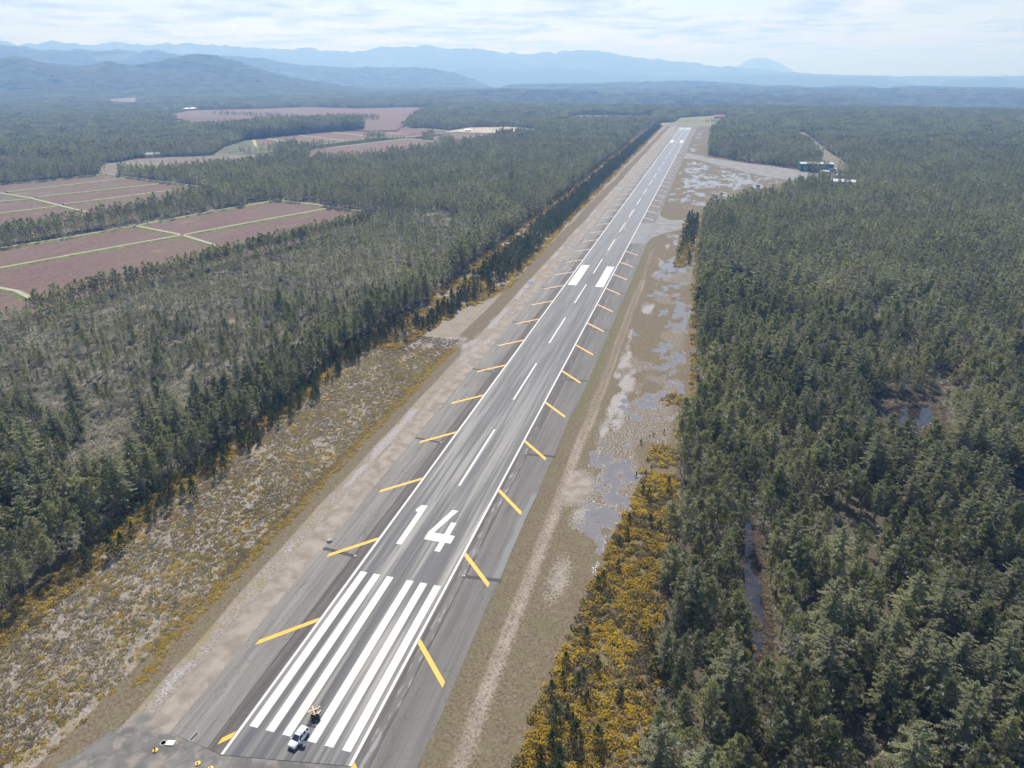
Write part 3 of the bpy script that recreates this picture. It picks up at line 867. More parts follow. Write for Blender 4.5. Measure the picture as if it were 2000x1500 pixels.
NV = {'pine': 6, 'lichen': 5, 'young': 3, 'spruce': 4, 'dead': 2}
KINDS = list(NV)
HI = {kd: [make_tree(kd, 100 * i + 11 + j, 0) for j in range(NV[kd])] for i, kd in enumerate(KINDS)}
MID = {kd: [make_tree(kd, 100 * i + 11 + j, 1) for j in range(NV[kd])] for i, kd in enumerate(KINDS)}
LOW = {kd: [make_tree(kd, 100 * i + 11 + j, 2) for j in range(NV[kd])] for i, kd in enumerate(KINDS)}

def sources(name, meshes):
    c = bpy.data.collections.new(name)
    for i, me_ in enumerate(meshes):
        o = bpy.data.objects.new('%s_source_%03d' % (name, i), me_)
        c.objects.link(o)
    return c

def scatter(name, coll, pts, rot, scl, idx):
    me_ = bpy.data.meshes.new(name)
    n = len(pts)
    me_.vertices.add(n); me_.vertices.foreach_set('co', np.ascontiguousarray(pts, dtype=np.float32).ravel())
    for an, ty, dat in (('rot', 'FLOAT_VECTOR', rot), ('scl', 'FLOAT_VECTOR', scl), ('idx', 'INT', idx)):
        at = me_.attributes.new(an, ty, 'POINT')
        if ty == 'INT': at.data.foreach_set('value', np.ascontiguousarray(dat, dtype=np.int32))
        else: at.data.foreach_set('vector', np.ascontiguousarray(dat, dtype=np.float32).ravel())
    o = link(bpy.data.objects.new(name, me_))
    g_ = bpy.data.node_groups.new(name, 'GeometryNodeTree')
    g_.interface.new_socket('Geometry', in_out='INPUT', socket_type='NodeSocketGeometry')
    g_.interface.new_socket('Geometry', in_out='OUTPUT', socket_type='NodeSocketGeometry')
    N = g_.nodes.new; Lk = g_.links.new
    gi = N('NodeGroupInput'); go = N('NodeGroupOutput')
    ip = N('GeometryNodeInstanceOnPoints'); ci = N('GeometryNodeCollectionInfo')
    ci.inputs['Collection'].default_value = coll
    ci.inputs['Separate Children'].default_value = True; ci.inputs['Reset Children'].default_value = True
    Lk(gi.outputs[0], ip.inputs['Points']); Lk(ci.outputs[0], ip.inputs['Instance'])
    ip.inputs['Pick Instance'].default_value = True
    for an, ty, sk in (('rot', 'FLOAT_VECTOR', 'Rotation'), ('scl', 'FLOAT_VECTOR', 'Scale'), ('idx', 'INT', 'Instance Index')):
        na = N('GeometryNodeInputNamedAttribute'); na.data_type = ty; na.inputs['Name'].default_value = an
        Lk([q for q in na.outputs if q.enabled][0], ip.inputs[sk])
    Lk(ip.outputs[0], go.inputs[0])
    md_ = o.modifiers.new('scatter', 'NODES'); md_.node_group = g_
    return o

# ------------------------------------------------------------------ where trees stand
F1 = [(-330, 120), (-326, 224), (-407, 293), (-403, 310), (-390, 341), (-371, 399), (-355, 456), (-334, 518), (-283, 505), (-229, 485), (-196, 460), (-198, 426), (-209, 394), (-216, 377), (-223, 324), (-237, 291), (-247, 267), (-260, 234), (-263, 203), (-266, 184), (-270, 130)]
F2 = [(-800, 380), (-760, 470), (-693, 537), (-664, 576), (-648, 615), (-643, 634), (-546, 601), (-445, 567), (-409, 500), (-413, 480), (-407, 431), (-395, 400), (-402, 372), (-412, 347), (-418, 323), (-440, 290), (-560, 200)]
F3 = [(-724, 713), (-731, 791), (-636, 854), (-581, 888), (-505, 815), (-520, 735), (-590, 640), (-660, 640)]
F4 = [(-747, 1087), (-695, 1263), (-592, 1412), (-510, 1385), (-439, 1331), (-488, 1199), (-545, 1164), (-597, 985), (-659, 965)]
F4B = [(-545, 940), (-530, 1010), (-479, 1168), (-399, 1124), (-347, 991), (-373, 912), (-425, 822), (-476, 817)]
F4C = [(-450, 1219), (-435, 1306), (-344, 1314), (-307, 1130), (-345, 1081), (-391, 1081)]
SANDP = [(-469, 1338), (-454, 1456), (-370, 1489), (-306, 1443), (-279, 1290), (-313, 1235), (-330, 1318), (-440, 1322)]
F5 = [(-1564, 1939), (-1406, 2065), (-1310, 2224), (-1081, 2158), (-974, 2247), (-867, 2266), (-740, 1800), (-610, 1450), (-570, 1320), (-640, 1300), (-740, 1400), (-930, 1520), (-1167, 1600), (-1300, 1560), (-1400, 1600)]
F5B = [(-1329, 1658), (-1254, 1720), (-1112, 1655), (-950, 1380), (-1010, 1330), (-1174, 1340)]
F6 = [(-2623, 2672), (-2549, 2872), (-2000, 2250), (-2120, 2180)]
F7 = [(-970, 3098), (-937, 3216), (-770, 3000), (-830, 2920)]
F8 = [(-321, 1879), (-293, 1956), (-110, 1943), (-87, 1720), (-268, 1680)]
ROADC = [(186, 880), (205, 872), (228, 880), (231, 961), (228, 1150), (231, 1475), (222, 1475), (214, 1389), (211, 1147), (203, 960)]
YARD = [(176, 700), (206, 700), (212, 745), (190, 770)]
GAPQ = [(-756, 1088), (-715, 960), (-650, 840), (-590, 890), (-597, 985)]
GAPP = [(-597, 985), (-488, 1199), (-470, 1230), (-440, 1180), (-479, 1168), (-530, 1010), (-560, 930)]
GROVE = [(-747, 1092), (-700, 1266), (-650, 1335), (-690, 1420), (-800, 1400), (-880, 1260), (-850, 1120)]
FIELDS = [GAPP, GAPQ, F1, F2, F3, F4, F4B, F4C, F5, F5B, F6, F7, F8, SANDP, ROADC, YARD, END, APRON]
PONDS = [[(130.5, 179.5), (138.5, 188.3), (148.2, 190.0), (146.5, 176), (140, 169), (131, 168)], [(82.7, 103.0), (82.9, 91.0), (84.0, 80.5), (84.4, 70.9), (84.6, 62.2), (83.2, 50), (82.6, 36), (81.2, 36), (81.4, 50), (80.2, 61.2), (80.0, 69.9), (80.8, 84.0), (81.1, 95.2)]]
CLEARED = [[(121, 155.9), (125.1, 181), (131.7, 190), (141.8, 197.0), (151.2, 196.0), (153.4, 189.5), (149, 165), (141.5, 152.7), (133.2, 149), (125.7, 149.8)], [(81.0, 106.0), (84.9, 106.0), (86, 80.5), (86.4, 62.2), (85, 34), (80, 34), (78.2, 61.2), (78.0, 69.9), (79.4, 95.2)]]
def in_corr(x, y):
    return (x > np.interp(y, *L_FOREST)) & (x < right_limit(y)) & (y < 1690)
def open_land(x, y, grow=True):
    r = in_corr(x, y)
    for p in FIELDS: r |= inpoly(x, y, p)
    return r
def in_view(x, y, z=8, margin=70):
    d = np.stack([x - CAM[0], y - CAM[1], np.full(x.shape, z - CAM[2]) if np.isscalar(z) else z - CAM[2]], -1)
    w_ = d @ np.array(cF); u = d @ np.array(cR); v = d @ np.array(cU)
    dist = np.hypot(d[..., 0], d[..., 1])
    f_ = 1348.4
    return (w_ > 5) & (np.abs(u) < (1000 / f_) * w_ + margin) & (v > -(750 / f_) * w_ - margin * .6)

def jgrid(x0, x1, y0, y1, s, j=.42, r=rng):
    gx_ = np.arange(x0, x1, s); gy_ = np.arange(y0, y1, s)
    X, Y = np.meshgrid(gx_, gy_)
    X = X + (np.arange(len(gy_)) % 2)[:, None] * s / 2
    X = X.ravel() + r.uniform(-j, j, X.size) * s; Y = Y.ravel() + r.uniform(-j, j, Y.size) * s
    return X, Y

X, Y = jgrid(-1150, 1000, -60, 1250, 3.6)
dist = np.hypot(X - CAM[0], Y - CAM[1])
ok = in_view(X, Y) & (dist < 1250) & ~open_land(X, Y)
for p in CLEARED: ok &= ~inpoly(X, Y, p)
X = X[ok]; Y = Y[ok]
dens = fbm(X * .035, Y * .035, 101, 3)
dens2 = fbm(X * .012, Y * .012, 131, 3)
left = X < -60
bog = left & (Y > 60) & (X < -100 + 12 * (dens2 - .5)) & (X > -420) & (Y < 480)       # stunted, lichen-grey pines
edgeL = (np.interp(Y, *L_FOREST) - X); edgeR = X - np.interp(Y, *R_FOREST)
pr = rng.random(len(X))
holes = fbm(X * .07, Y * .07, 171, 3)
keep = pr < np.where(bog, .72 + .6 * (dens - .5), .95 + .5 * (dens - .5))
keep &= ~((holes > .63) & (np.abs(X) > 92))
keep |= (left & (edgeL < 10) & (pr < .97))
X, Y, dens, dens2, left, bog, edgeL, edgeR = [q[keep] for q in (X, Y, dens, dens2, left, bog, edgeL, edgeR)]
n = len(X)
kind = np.zeros(n, int)                       # pine
rn = rng.random(n)
lich_p = np.where(bog, .86, .54 + .9 * (dens - .5) + 1.8 * (dens2 - .5))
lich_p = np.where(~left & (X < 90), .40, lich_p)
lich_p = np.where(left & (edgeL < 9) & (Y > 60), .12, lich_p)
kind[rn < lich_p] = 1
kind[rn > .985] = 4
def near_blob(cx, cy, rr): return np.hypot(X - cx, Y - cy) < rr * (0.75 + .7 * dens)
sp_p = np.zeros(n)
for cx, cy, rr, pp in ((140, 45, 38, .34), (112, 12, 22, .24), (180, 90, 40, .24), (145, 118, 30, .34), (95, 330, 26, .4), (112, 205, 22, .3), (-118, 62, 26, .28), (-112, 100, 22, .28), (-150, 90, 22, .2), (-100, 130, 16, .2), (105, 420, 26, .5), (170, 330, 30, .3)):
    sp_p = np.maximum(sp_p, pp * near_blob(cx, cy, rr))
sp_p = np.maximum(sp_p, .035)
kind[(rng.random(n) < sp_p) & ~(bog & (sp_p < .1) & (rng.random(n) < .8)) & (edgeR > -999)] = 3
# fat spruces push others away
scl = .55 + .7 * rng.random(n) ** .75
scl = np.where(bog & (kind < 2), scl * .78, scl)
scl = np.where(kind == 3, rng.uniform(.55, 1.02, n), scl)
scl = scl * (0.66 + .38 * dens2 + .36 * fbm(X * .05, Y * .05, 181, 2)) * np.where((X < -760) & (Y > 700), 1.5, 1)
th = np.zeros(n, bool)
sx, sy, ss = X[kind == 3], Y[kind == 3], scl[kind == 3]
o_ = np.where((kind != 3) & (np.hypot(X - CAM[0], Y - CAM[1]) < 700))[0]
si = np.hypot(sx - CAM[0], sy - CAM[1]) < 700
sx, sy, ss = sx[si], sy[si], ss[si]
for i0 in range(0, len(o_), 4000):
    ii = o_[i0:i0 + 4000]
    dd = np.hypot(X[ii][:, None] - sx[None], Y[ii][:, None] - sy[None])
    th[ii] = (dd < 3.0 * ss[None]).any(1)
X, Y, kind, scl, left, bog, edgeL = [q[~th] for q in (X, Y, kind, scl, left, bog, edgeL)]

# windbreak rows, hedges and lone trees between the fields
rx, ry, rk, rs = [], [], [], []
def row(p, q, w_, sp_, kd, s0, s1, seed=0):
    r = np.random.default_rng(seed + 5)
    L_ = math.hypot(q[0] - p[0], q[1] - p[1]); n_ = int(L_ / sp_)
    t = (np.arange(n_) + r.uniform(-.4, .4, n_)) / max(n_, 1)
    nx, ny = -(q[1] - p[1]) / L_, (q[0] - p[0]) / L_
    o = r.uniform(-w_ / 2, w_ / 2, n_)
    rx.extend(p[0] + (q[0] - p[0]) * t + nx * o); ry.extend(p[1] + (q[1] - p[1]) * t + ny * o)
    rk.extend([kd] * n_); rs.extend(r.uniform(s0, s1, n_))
for w_ in (0, 1):
    row((-262, 190), (-235, 291), 8, 2.2, 0, .7, 1.05, 1 + w_)
    row((-235, 290), (-196, 440), 7, 1.7, 0, .75, 1.05, 3 + w_)
    row((-395, 440), (-420, 290), 16, 2.0, 0, .8, 1.35, 7 + w_)
    row((-375, 560), (-395, 440), 30, 2.0, 0, .8, 1.35, 9 + w_)
row((-500, 1190), (-450, 1290), 10, 3.0, 0, .3, .5, 11)
row((-590, 950), (-488, 1175), 10, 2.2, 0, .35, .55, 12)
row((-1333, 1755), (-1055, 1669), 22, 2.6, 0, .7, 1.1, 13)
row((-1040, 1665), (-880, 1525), 14, 2.6, 0, .7, 1.1, 14)
row((-930, 1700), (-760, 1640), 40, 1.2, 0, .7, 1.2, 15)
row((40, 1700), (84, 1740), 30, 2.0, 0, .4, .8, 17)
row((-30, 1705), (80, 1712), 14, 3.0, 0, .3, .7, 18)
row((-480, 1400), (-330, 1440), 60, 4.0, 0, .3, .8, 19)
row((-700, 800), (-600, 870), 30, 5.0, 0, .3, .5, 20)
gx_, gy2 = jgrid(-900, -640, 1080, 1440, 5.0)
go_ = inpoly(gx_, gy2, GROVE)
rx.extend(gx_[go_]); ry.extend(gy2[go_]); rk.extend([0] * int(go_.sum())); rs.extend(rng.uniform(1.5, 2.1, int(go_.sum())))
RX, RY, RK, RS = map(np.array, (rx, ry, rk, rs))
vis = in_view(RX, RY); RX, RY, RK, RS = RX[vis], RY[vis], RK[vis], RS[vis]

# young pines among the gorse
YX, YY = jgrid(-90, 66, -20, 1560, 2.6)
ye = young_edge(YY)
n4 = fbm(YX * .06, YY * .04, 201, 3)
pl = ((YX > np.where(YY > 230, -66, -80)) & (YX < ye - 1.5) & (YY > 196) & (rng.random(len(YX)) < .45 + 1.3 * (n4 - .5) + .25 * (YY > 330)))
pl |= ((YX > np.interp(YY, *L_FOREST)) & (YX < -70.5) & (YY > 30) & (YY < 200) & (rng.random(len(YX)) < np.interp(YY, [30, 100], [.22, .6]) * np.where(YX < -75, 1, .5)))
pl |= ((YX > 46 + 2 * n4) & (YX < 57) & (YY > 369) & (YY < 523) & (rng.random(len(YX)) < .25 + 1.0 * (n4 - .4)))
gl = np.interp(YY, [13, 33, 64, 94, 113], [40, 41.5, 45.3, 49, 52])
gr_ = YX - gl
inr = (YX > gl + 1.2) & (YX < 62) & (YY < 113) & (YY > -10)
pl |= inr & (rng.random(len(YX)) < np.interp(YY, [0, 28, 40, 60, 80, 100, 113], [.6, .35, .16, .08, .06, .2, .25]) * (1.0 - .5 * (gr_ > 9)))
pl |= (YX > 49) & (YX < 60) & (YY > 112) & (YY < 150) & (rng.random(len(YX)) < .12)
pl |= (np.hypot(YX - 53, YY - 137) < 5) & (rng.random(len(YX)) < .35)
YX, YY = YX[pl], YY[pl]
YS = rng.uniform(.55, 1.25, len(YX)) * np.where((YX > 0) & (YY > 34) & (YY < 95), .75, 1) * np.where((YX > 45) & (YY > 113) & (YY < 160), .3, 1) * np.where(YY > 260, 1.25, 1)

AX = np.concatenate([X, RX, YX]); AY = np.concatenate([Y, RY, YY])
AK = np.concatenate([kind, RK, np.full(len(YX), 2)]).astype(int); AS = np.concatenate([scl, RS, YS])
ABOG = np.concatenate([bog, np.zeros(len(RX) + len(YX), bool)])
AI = rng.integers(0, 1000, len(AX)); AR = rng.uniform(0, 2 * math.pi, len(AX))
HT = np.array([12, 10, 5, 17, 9.])[AK] * AS
d3 = np.sqrt((AX - CAM[0]) ** 2 + (AY - CAM[1]) ** 2 + CAM[2] ** 2)
vis0 = in_view(AX, AY, 4, -2)
# the ones that show largest become things of their own
single = np.zeros(len(AX), bool)
for kd, cap in ((0, 230), (1, 190), (2, 130), (3, 120), (4, 30)):
    s_ = np.where((AK == kd) & vis0)[0]
    s_ = s_[np.argsort(-(HT[s_] / d3[s_]))][:cap]
    single[s_] = True
KN = {0: ('pine_tree', 'pine'), 1: ('lichen_pine', 'pine'), 2: ('young_pine', 'young pine'), 3: ('spruce_tree', 'spruce'), 4: ('dead_tree', 'dead tree')}
LOOK = {0: 'dark green pine with a bushy pointed crown', 1: 'thin pine with grey branches and green top', 2: 'small bushy young pine', 3: 'broad grey green spruce with tiered branches', 4: 'bare silvery dead tree'}
def where(x, y, kd):
    if kd == 2:
        if x > 0:
            return 'among yellow gorse beside the puddled meadow' if y < 113 else 'on the wet meadow edge'
        return 'in the gorse verge below the tall forest'
    if x > 0:
        if x < 72: return 'at the forest edge facing the gorse thicket'
        if x < 92: return 'beside the dark ditch inside the forest'
        return 'deep inside the forest beyond the dark ditch'
    if x < -200: return 'in the row bordering the mauve bog fields'
    return 'in the forest above the brush field'
pars = {}
for i in np.where(single)[0]:
    kd = AK[i]; nm, cat = KN[kd]
    var = HI[KINDS[kd]][AI[i] % NV[KINDS[kd]]]
    e = bpy.data.objects.new(nm, None); COL.objects.link(e)
    e.location = (AX[i], AY[i], 0); e.rotation_euler = (0, 0, AR[i]); e.scale = (AS[i],) * 3
    wh = where(AX[i], AY[i], kd)
    tag(e, LOOK[kd] + ' ' + wh, cat, cat + ' trees ' + wh if kd != 4 else 'dead trees ' + wh)
    link(bpy.data.objects.new('trunk', var[0]), e)
    link(bpy.data.objects.new('crown', var[1]), e)

rest = ~single
hi_c, hi_base = [], {}
for lod, TS, nm in ((0, HI, 'near'), (1, MID, 'mid')):
    ms = []; base = {}
    for q, kd in enumerate(KINDS):
        base[q] = len(ms)
        ms += [joined(t, 'tree') for t in TS[kd]]
    coll = sources(nm + '_trees', ms)
    sel = rest & ((d3 < 380) if lod == 0 else (d3 >= 380))
    idx = np.array([base[q] for q in range(5)])[AK[sel]] + AI[sel] % np.array([NV[q] for q in KINDS])[AK[sel]]
    P3 = np.stack([AX[sel], AY[sel], np.zeros(sel.sum())], 1)
    rot = np.stack([rng.normal(scale=.03, size=sel.sum()), rng.normal(scale=.03, size=sel.sum()), AR[sel]], 1)
    s3 = np.stack([AS[sel] * rng.uniform(.85, 1.15, sel.sum()), AS[sel] * rng.uniform(.85, 1.15, sel.sum()), AS[sel]], 1)
    o = scatter('forest', coll, P3, rot, s3, idx)
    tag(o, 'dense mixed forest of dark green pines and grey lichen pines' if lod == 0 else 'forest canopy stretching along both sides of the far runway', 'forest', kind='stuff')
print('trees', len(AX), 'single', single.sum())

# far canopy in tiles of many trees
def tile(size, ntree, seed, lodset=LOW, s=1.0):
    r = np.random.default_rng(seed)
    m_ = []; offs = []
    for i in range(ntree):
        kd = r.choice(['pine', 'pine', 'lichen', 'spruce', 'pine']); v_ = r.integers(0, NV[kd])
        m_.append(lodset[kd][v_][1]); sc_ = r.uniform(.7, 1.15) * (.8 if kd == 'spruce' else 1) * s
        offs.append((r.uniform(-.5, .5) * size, r.uniform(-.5, .5) * size, 0, r.uniform(0, 6.28), sc_))
    return joined(m_, 'canopy_tile', offs)
t20 = sources('canopy_small', [tile(20, 34, 900 + i) for i in range(6)])
t60 = sources('canopy_large', [tile(60, 210, 950 + i, s=1.15) for i in range(6)])
X, Y = jgrid(-2700, 1700, 1000, 3000, 18, .12)
X0, Y0 = jgrid(-2700, 1700, -60, 1000, 18, .12); X = np.concatenate([X, X0]); Y = np.concatenate([Y, Y0])
dist = np.hypot(X - CAM[0], Y - CAM[1])
ok = in_view(X, Y) & (dist >= 1240) & (dist < 2700) & ~open_land(X, Y)
for dx_, dy_ in ((9, 0), (-9, 0), (0, 9), (0, -9)): ok &= ~open_land(X + dx_, Y + dy_)
gaps = fbm(X / 260, Y / 160, 303, 4)
ok &= ~((dist > 1700) & (gaps > .70))
X, Y = X[ok], Y[ok]
Z = terrain(X, Y) * (np.hypot(X - CAM[0], Y - CAM[1]) > 2000) - .3
n = len(X)
s1 = rng.uniform(.85, 1.2, n)
o = scatter('forest', t20, np.stack([X, Y, Z], 1), np.stack([np.zeros(n), np.zeros(n), rng.integers(0, 4, n) * math.pi / 2], 1), np.stack([np.ones(n), np.ones(n), s1], 1), rng.integers(0, 6, n))
tag(o, 'distant forest canopy beyond the far runway end', 'forest', kind='stuff')
print('t20', n)
X, Y = jgrid(-7200, 3600, 600, 8300, 54, .15)
dist = np.hypot(X - CAM[0], Y - CAM[1])
ok = in_view(X, Y, 8, 150) & (dist >= 2680) & (dist < 7900) & ~open_land(X, Y)
gaps = fbm(X / 420, Y / 300, 313, 4)
ok &= gaps < np.where(dist < 4200, .66, .60)
X, Y = X[ok], Y[ok]; n = len(X)
Z = terrain(X, Y) - 2
o = scatter('forest', t60, np.stack([X, Y, Z], 1), np.stack([np.zeros(n), np.zeros(n), rng.integers(0, 4, n) * math.pi / 2], 1), np.stack([np.ones(n), np.ones(n), rng.uniform(.8, 1.25, n)], 1), rng.integers(0, 6, n))
tag(o, 'hazy blue forest covering the plain and the hills', 'forest', kind='stuff')
print('t60', n)

# ------------------------------------------------------------------ gorse, brush, tussocks
def bush(seed, R, H, nclump, kc, L, W, mats, probs, lift=.5):
    r = np.random.default_rng(seed)
    t = TM()
    az = r.uniform(0, 6.28, nclump); rr = R * np.sqrt(r.random(nclump)); el = np.sqrt(np.clip(1 - (rr / R) ** 2, 0, 1))
    C = np.stack([np.cos(az) * rr, np.sin(az) * rr, H * el * r.uniform(.55, 1.05, nclump)], 1)
    ch = r.choice(len(mats), nclump, p=probs)
    t.add(tufts(C * np.array([.92, .92, .6]), max(2, kc // 2), L * 1.2, W, .4, r), 0)
    for q in range(len(mats)):
        s_ = ch == q
        if s_.any(): t.add(tufts(C[s_], kc, L, W, .6, r), q)
    return t.mesh('bush', mats)
gm_ = [M['gorse_g'], M['gorse_f'], M['gorse_o']]
tall = [bush(s, 1.0, 1.15, 46, 6, .22, .075, gm_, p) for s, p in ((1, (.2, .6, .2)), (2, (.35, .3, .35)), (3, (.15, .7, .15)), (4, (.5, .1, .4)), (5, (.75, .02, .23)))]
low = [bush(s, .8, .42, 30, 6, .17, .06, gm_, p) for s, p in ((6, (.1, .6, .3)), (7, (.25, .35, .4)), (8, (.05, .75, .2)))]
stw = [bush(s, .6, .28, 16, 6, .26, .04, [M['straw'], M['gorse_g']], p) for s, p in ((9, (.9, .1)), (10, (.6, .4)))]
def put(name, coll, nsrc, X, Y, s0, s1, label, cat, idx=None, zsc=1.0):
    v = in_view(X, Y, 0, 40); X, Y = X[v], Y[v]
    if idx is not None: idx = idx[v]
    n = len(X)
    s_ = rng.uniform(s0, s1, n)
    o = scatter(name, coll, np.stack([X, Y, np.full(n, -.06)], 1), np.stack([np.zeros(n), np.zeros(n), rng.uniform(0, 6.28, n)], 1),
                np.stack([s_ * rng.uniform(.8, 1.3, n), s_ * rng.uniform(.8, 1.3, n), s_ * zsc], 1), rng.integers(0, nsrc, n) if idx is None else idx)
    tag(o, label, cat, kind='stuff'); print(name, n)
    return o
ct, cl_, cs = sources('gorse_tall', tall), sources('gorse_low', low), sources('tussock', stw)
# thicket on the meadow side
X, Y = jgrid(38, 64, -20, 125, 1.0)
gl = np.interp(Y, [13, 33, 64, 94, 113], [40, 41.5, 45.3, 49, 52]) + 1.2 * (fbm(Y * .2, Y * 0, 5) - .5)
nz = fbm(X * .25, Y * .25, 401, 3)
ok = (X > gl) & (X < 62.5) & (rng.random(len(X)) < np.where(Y < 113, np.clip(.62 + 1.6 * (fbm(X * .45, Y * .45, 407, 2) - .35), 0, .95), .35)) & (Y < 113 + 6 * nz)
X, Y, nz, gl = X[ok], Y[ok], nz[ok], gl[ok]
bright = rng.random(len(X)) * .8 + .1 + 1.8 * (nz - .5) + .42 * np.exp(-(X - gl) / 4.5) - .16
idx = np.where(bright > .85, 2, np.where(bright > .55, 0, np.where(bright > .32, 1, np.where(bright > .15, 3, 4))))
put('gorse_thicket', ct, 5, X, Y, .5, 1.2, 'thicket of bright yellow flowering gorse between meadow and forest', 'gorse', idx)
# scattered gorse on the meadow and along the forest wall
X, Y = jgrid(44, 96, -10, 900, 1.7)
nz = fbm(X * .16, Y * .12, 411, 3)
edge = np.interp(Y, *R_FOREST)
ok = (((X > edge - 2.2) & (X < edge + 2.5) & (Y > 113) & (Y < 540) & (nz > .46)) | ((np.hypot((X - 58), (Y - 171) / 1.3) < 4.5) & (nz > .35)) | ((np.hypot((X - 57), (Y - 128) / 1.6) < 5)) |
      ((X > 45.5) & (X < 55) & (Y > 366) & (Y < 525) & (nz > .45)) | ((X > edge) & (X < 84) & (Y < 110) & (nz > .56) & (rng.random(len(X)) < .6)))
put('gorse_patches', ct, 5, X[ok], Y[ok], .6, 1.2, 'scattered yellow gorse along the foot of the forest', 'gorse')
# grey undergrowth between the stunted pines and round the pools
shr = [bush(s, 1.1, 1.0, 30, 6, .34, .05, [M['lichen'], M['gorse_g'], M['needle']], p) for s, p in ((21, (.7, .2, .1)), (22, (.4, .3, .3)), (23, (.5, .5, 0)))]
cu = sources('undergrowth', shr)
X, Y = jgrid(-340, -78, 40, 430, 2.2)
nz = fbm(X * .07, Y * .07, 171, 3)
ok = (X < np.interp(Y, *L_FOREST) - 2) & ~open_land(X, Y) & (rng.random(len(X)) < np.clip(.30 + 3 * (nz - .5), .1, .85))
X1, Y1 = jgrid(64, 230, -20, 330, 2.4)
nz1 = fbm(X1 * .07, Y1 * .07, 171, 3)
ok1 = rng.random(len(X1)) < np.clip(.12 + 3 * (nz1 - .55), .06, .7)
for p in PONDS: ok1 &= ~inpoly(X1, Y1, p)
put('undergrowth', cu, 3, np.concatenate([X[ok], X1[ok1]]), np.concatenate([Y[ok], Y1[ok1]]), .7, 1.7, 'grey green undergrowth between the trees', 'undergrowth')
X, Y = jgrid(76, 156, 30, 200, .9)
ok = np.zeros(len(X), bool)
for p in CLEARED: ok |= inpoly(X, Y, p)
for p in PONDS: ok &= ~inpoly(X, Y, p)
ok &= rng.random(len(X)) < .55
put('pond_reeds', cs, 2, X[ok], Y[ok], .7, 1.8, 'dry reeds on the banks of the forest pools', 'reeds')
# verge across the runway
X, Y = jgrid(-90, -34, -20, 1600, 1.35)
ye = young_edge(Y); nz = fbm(X * .15, Y * .08, 421, 3)
lf = np.interp(Y, *L_FOREST)
ok = (X > lf - 2.5) & (rng.random(len(X)) < .8) & (((X < lf + 8 + 5 * (nz - .5)) & (Y < 205)) | ((Y > 190) & (X < ye + 1.5 + 2 * (nz - .5)) & (nz > .38)))
idx = rng.choice(5, ok.sum(), p=(.2, .22, .15, .25, .18))
put('gorse_verge', ct, 5, X[ok], Y[ok], .55, 1.1, 'rusty and yellow gorse verge under the young pines', 'gorse', idx)
# low clumps in the brush field and the bright low strip along it
X, Y = jgrid(-86, -36, -25, 200, .9)
nz = fbm(X * .3, Y * .2, 431, 4)
lf = np.interp(Y, *L_FOREST)
field = (X > lf + 3) & (X < -41.5) & (Y < 196)
sx_ = np.abs(X + 40.3 + 1.2 * (fbm(Y * .08, Y * 0, 7) - .5) + np.clip(20 - Y, 0, 60) * -.28)
ok = (field & (rng.random(len(X)) < np.clip((nz - .30) * 2.4, .12, .75) * np.interp(X, [-80, -60, -42], [.75, .7, 1]))) | ((sx_ < 1.7) & (rng.random(len(X)) < .95))
ok &= X < -37 + .28 * np.clip(Y - 10, -60, 0)
idx = np.where(rng.random(ok.sum()) < np.where(sx_[ok] < 1.5, .9, .3), 2, rng.integers(0, 2, ok.sum()))
put('low_gorse', cl_, 3, X[ok], Y[ok], .3, .95, 'low clumps of yellow gorse dotting the brush field', 'gorse', idx)
X, Y = jgrid(-47, -38, 200, 1560, 1.2)
ye = young_edge(Y)
ok = (np.abs(X - ye - 1.5) < 1.6) & (fbm(X * .1, Y * .04, 441, 3) > .45) & (rng.random(len(X)) < .7)
put('low_gorse', cl_, 3, X[ok], Y[ok], .8, 1.5, 'low yellow gorse along the foot of the young pines', 'gorse')
X, Y = jgrid(-86, -33, -25, 210, .8)
nz = fbm(X * .2, Y * .12, 451, 4)
ok = (X > np.interp(Y, *L_FOREST) + 3) & (rng.random(len(X)) < np.clip((nz - .15) * 3, .2, .9)) & (X < -41 + .28 * np.clip(Y - 10, -60, 0))
put('dry_grass', cs, 2, X[ok], Y[ok], .4, 1.3, 'straw coloured grass tussocks across the brush field', 'grass')
X, Y = jgrid(24, 60, -20, 300, 1.6)
ok = (fbm(X * .1, Y * .08, 461, 3) > .56) & (X < np.interp(Y, [0, 33, 64, 94, 113, 114], [40, 41, 45, 49, 51, 60])) & ((X > 34) | (X < 26.5)) & (rng.random(len(X)) < .5)
put('meadow_grass', cs, 2, X[ok], Y[ok], .3, .7, 'short dry tufts on the puddled meadow', 'grass', zsc=.5)

# ------------------------------------------------------------------ bog fields and their dikes
def field_mat(name, a_, b_, straw=(0.22, 0.175, 0.13), ang=0.0):
    k = NM(name, 0.95, 0.15)
    f1 = k.noise(.35, 5, .65); f2 = k.noise(1, 4, .6, vec=k.map((.35, .02, 1), rot=ang)); f3 = k.noise(.035, 4, .6); f4 = k.ramp(k.noise(1, 3, .5, vec=k.map((.012, .004, 1), rot=ang)), .42, .58)
    c = k.mix(k.ramp(f1, .3, .7), a_, b_)
    c = k.mix(k.math('MULTIPLY', f4, .45), c, (0.17, 0.135, 0.10))
    c = k.mix(k.ramp(f2, .50, .72, 0, .6), c, straw)
    c = k.mix(k.ramp(f3, .58, .74, 0, .55), c, (0.27, 0.235, 0.12))
    k.col(c); k.bump(f1, .6, .4)
    return k.m
M['bog'] = field_mat('mauve bog', (0.115, 0.070, 0.060), (0.200, 0.130, 0.112), ang=rad(-18))
M['bog_far'] = field_mat('far mauve bog', (0.140, 0.082, 0.066), (0.215, 0.140, 0.112), ang=rad(-22))
M['bog_dry'] = field_mat('straw field', (0.17, 0.14, 0.12), (0.26, 0.22, 0.18), ang=rad(-30))
k = NM('dike grass', 0.95, 0.15)
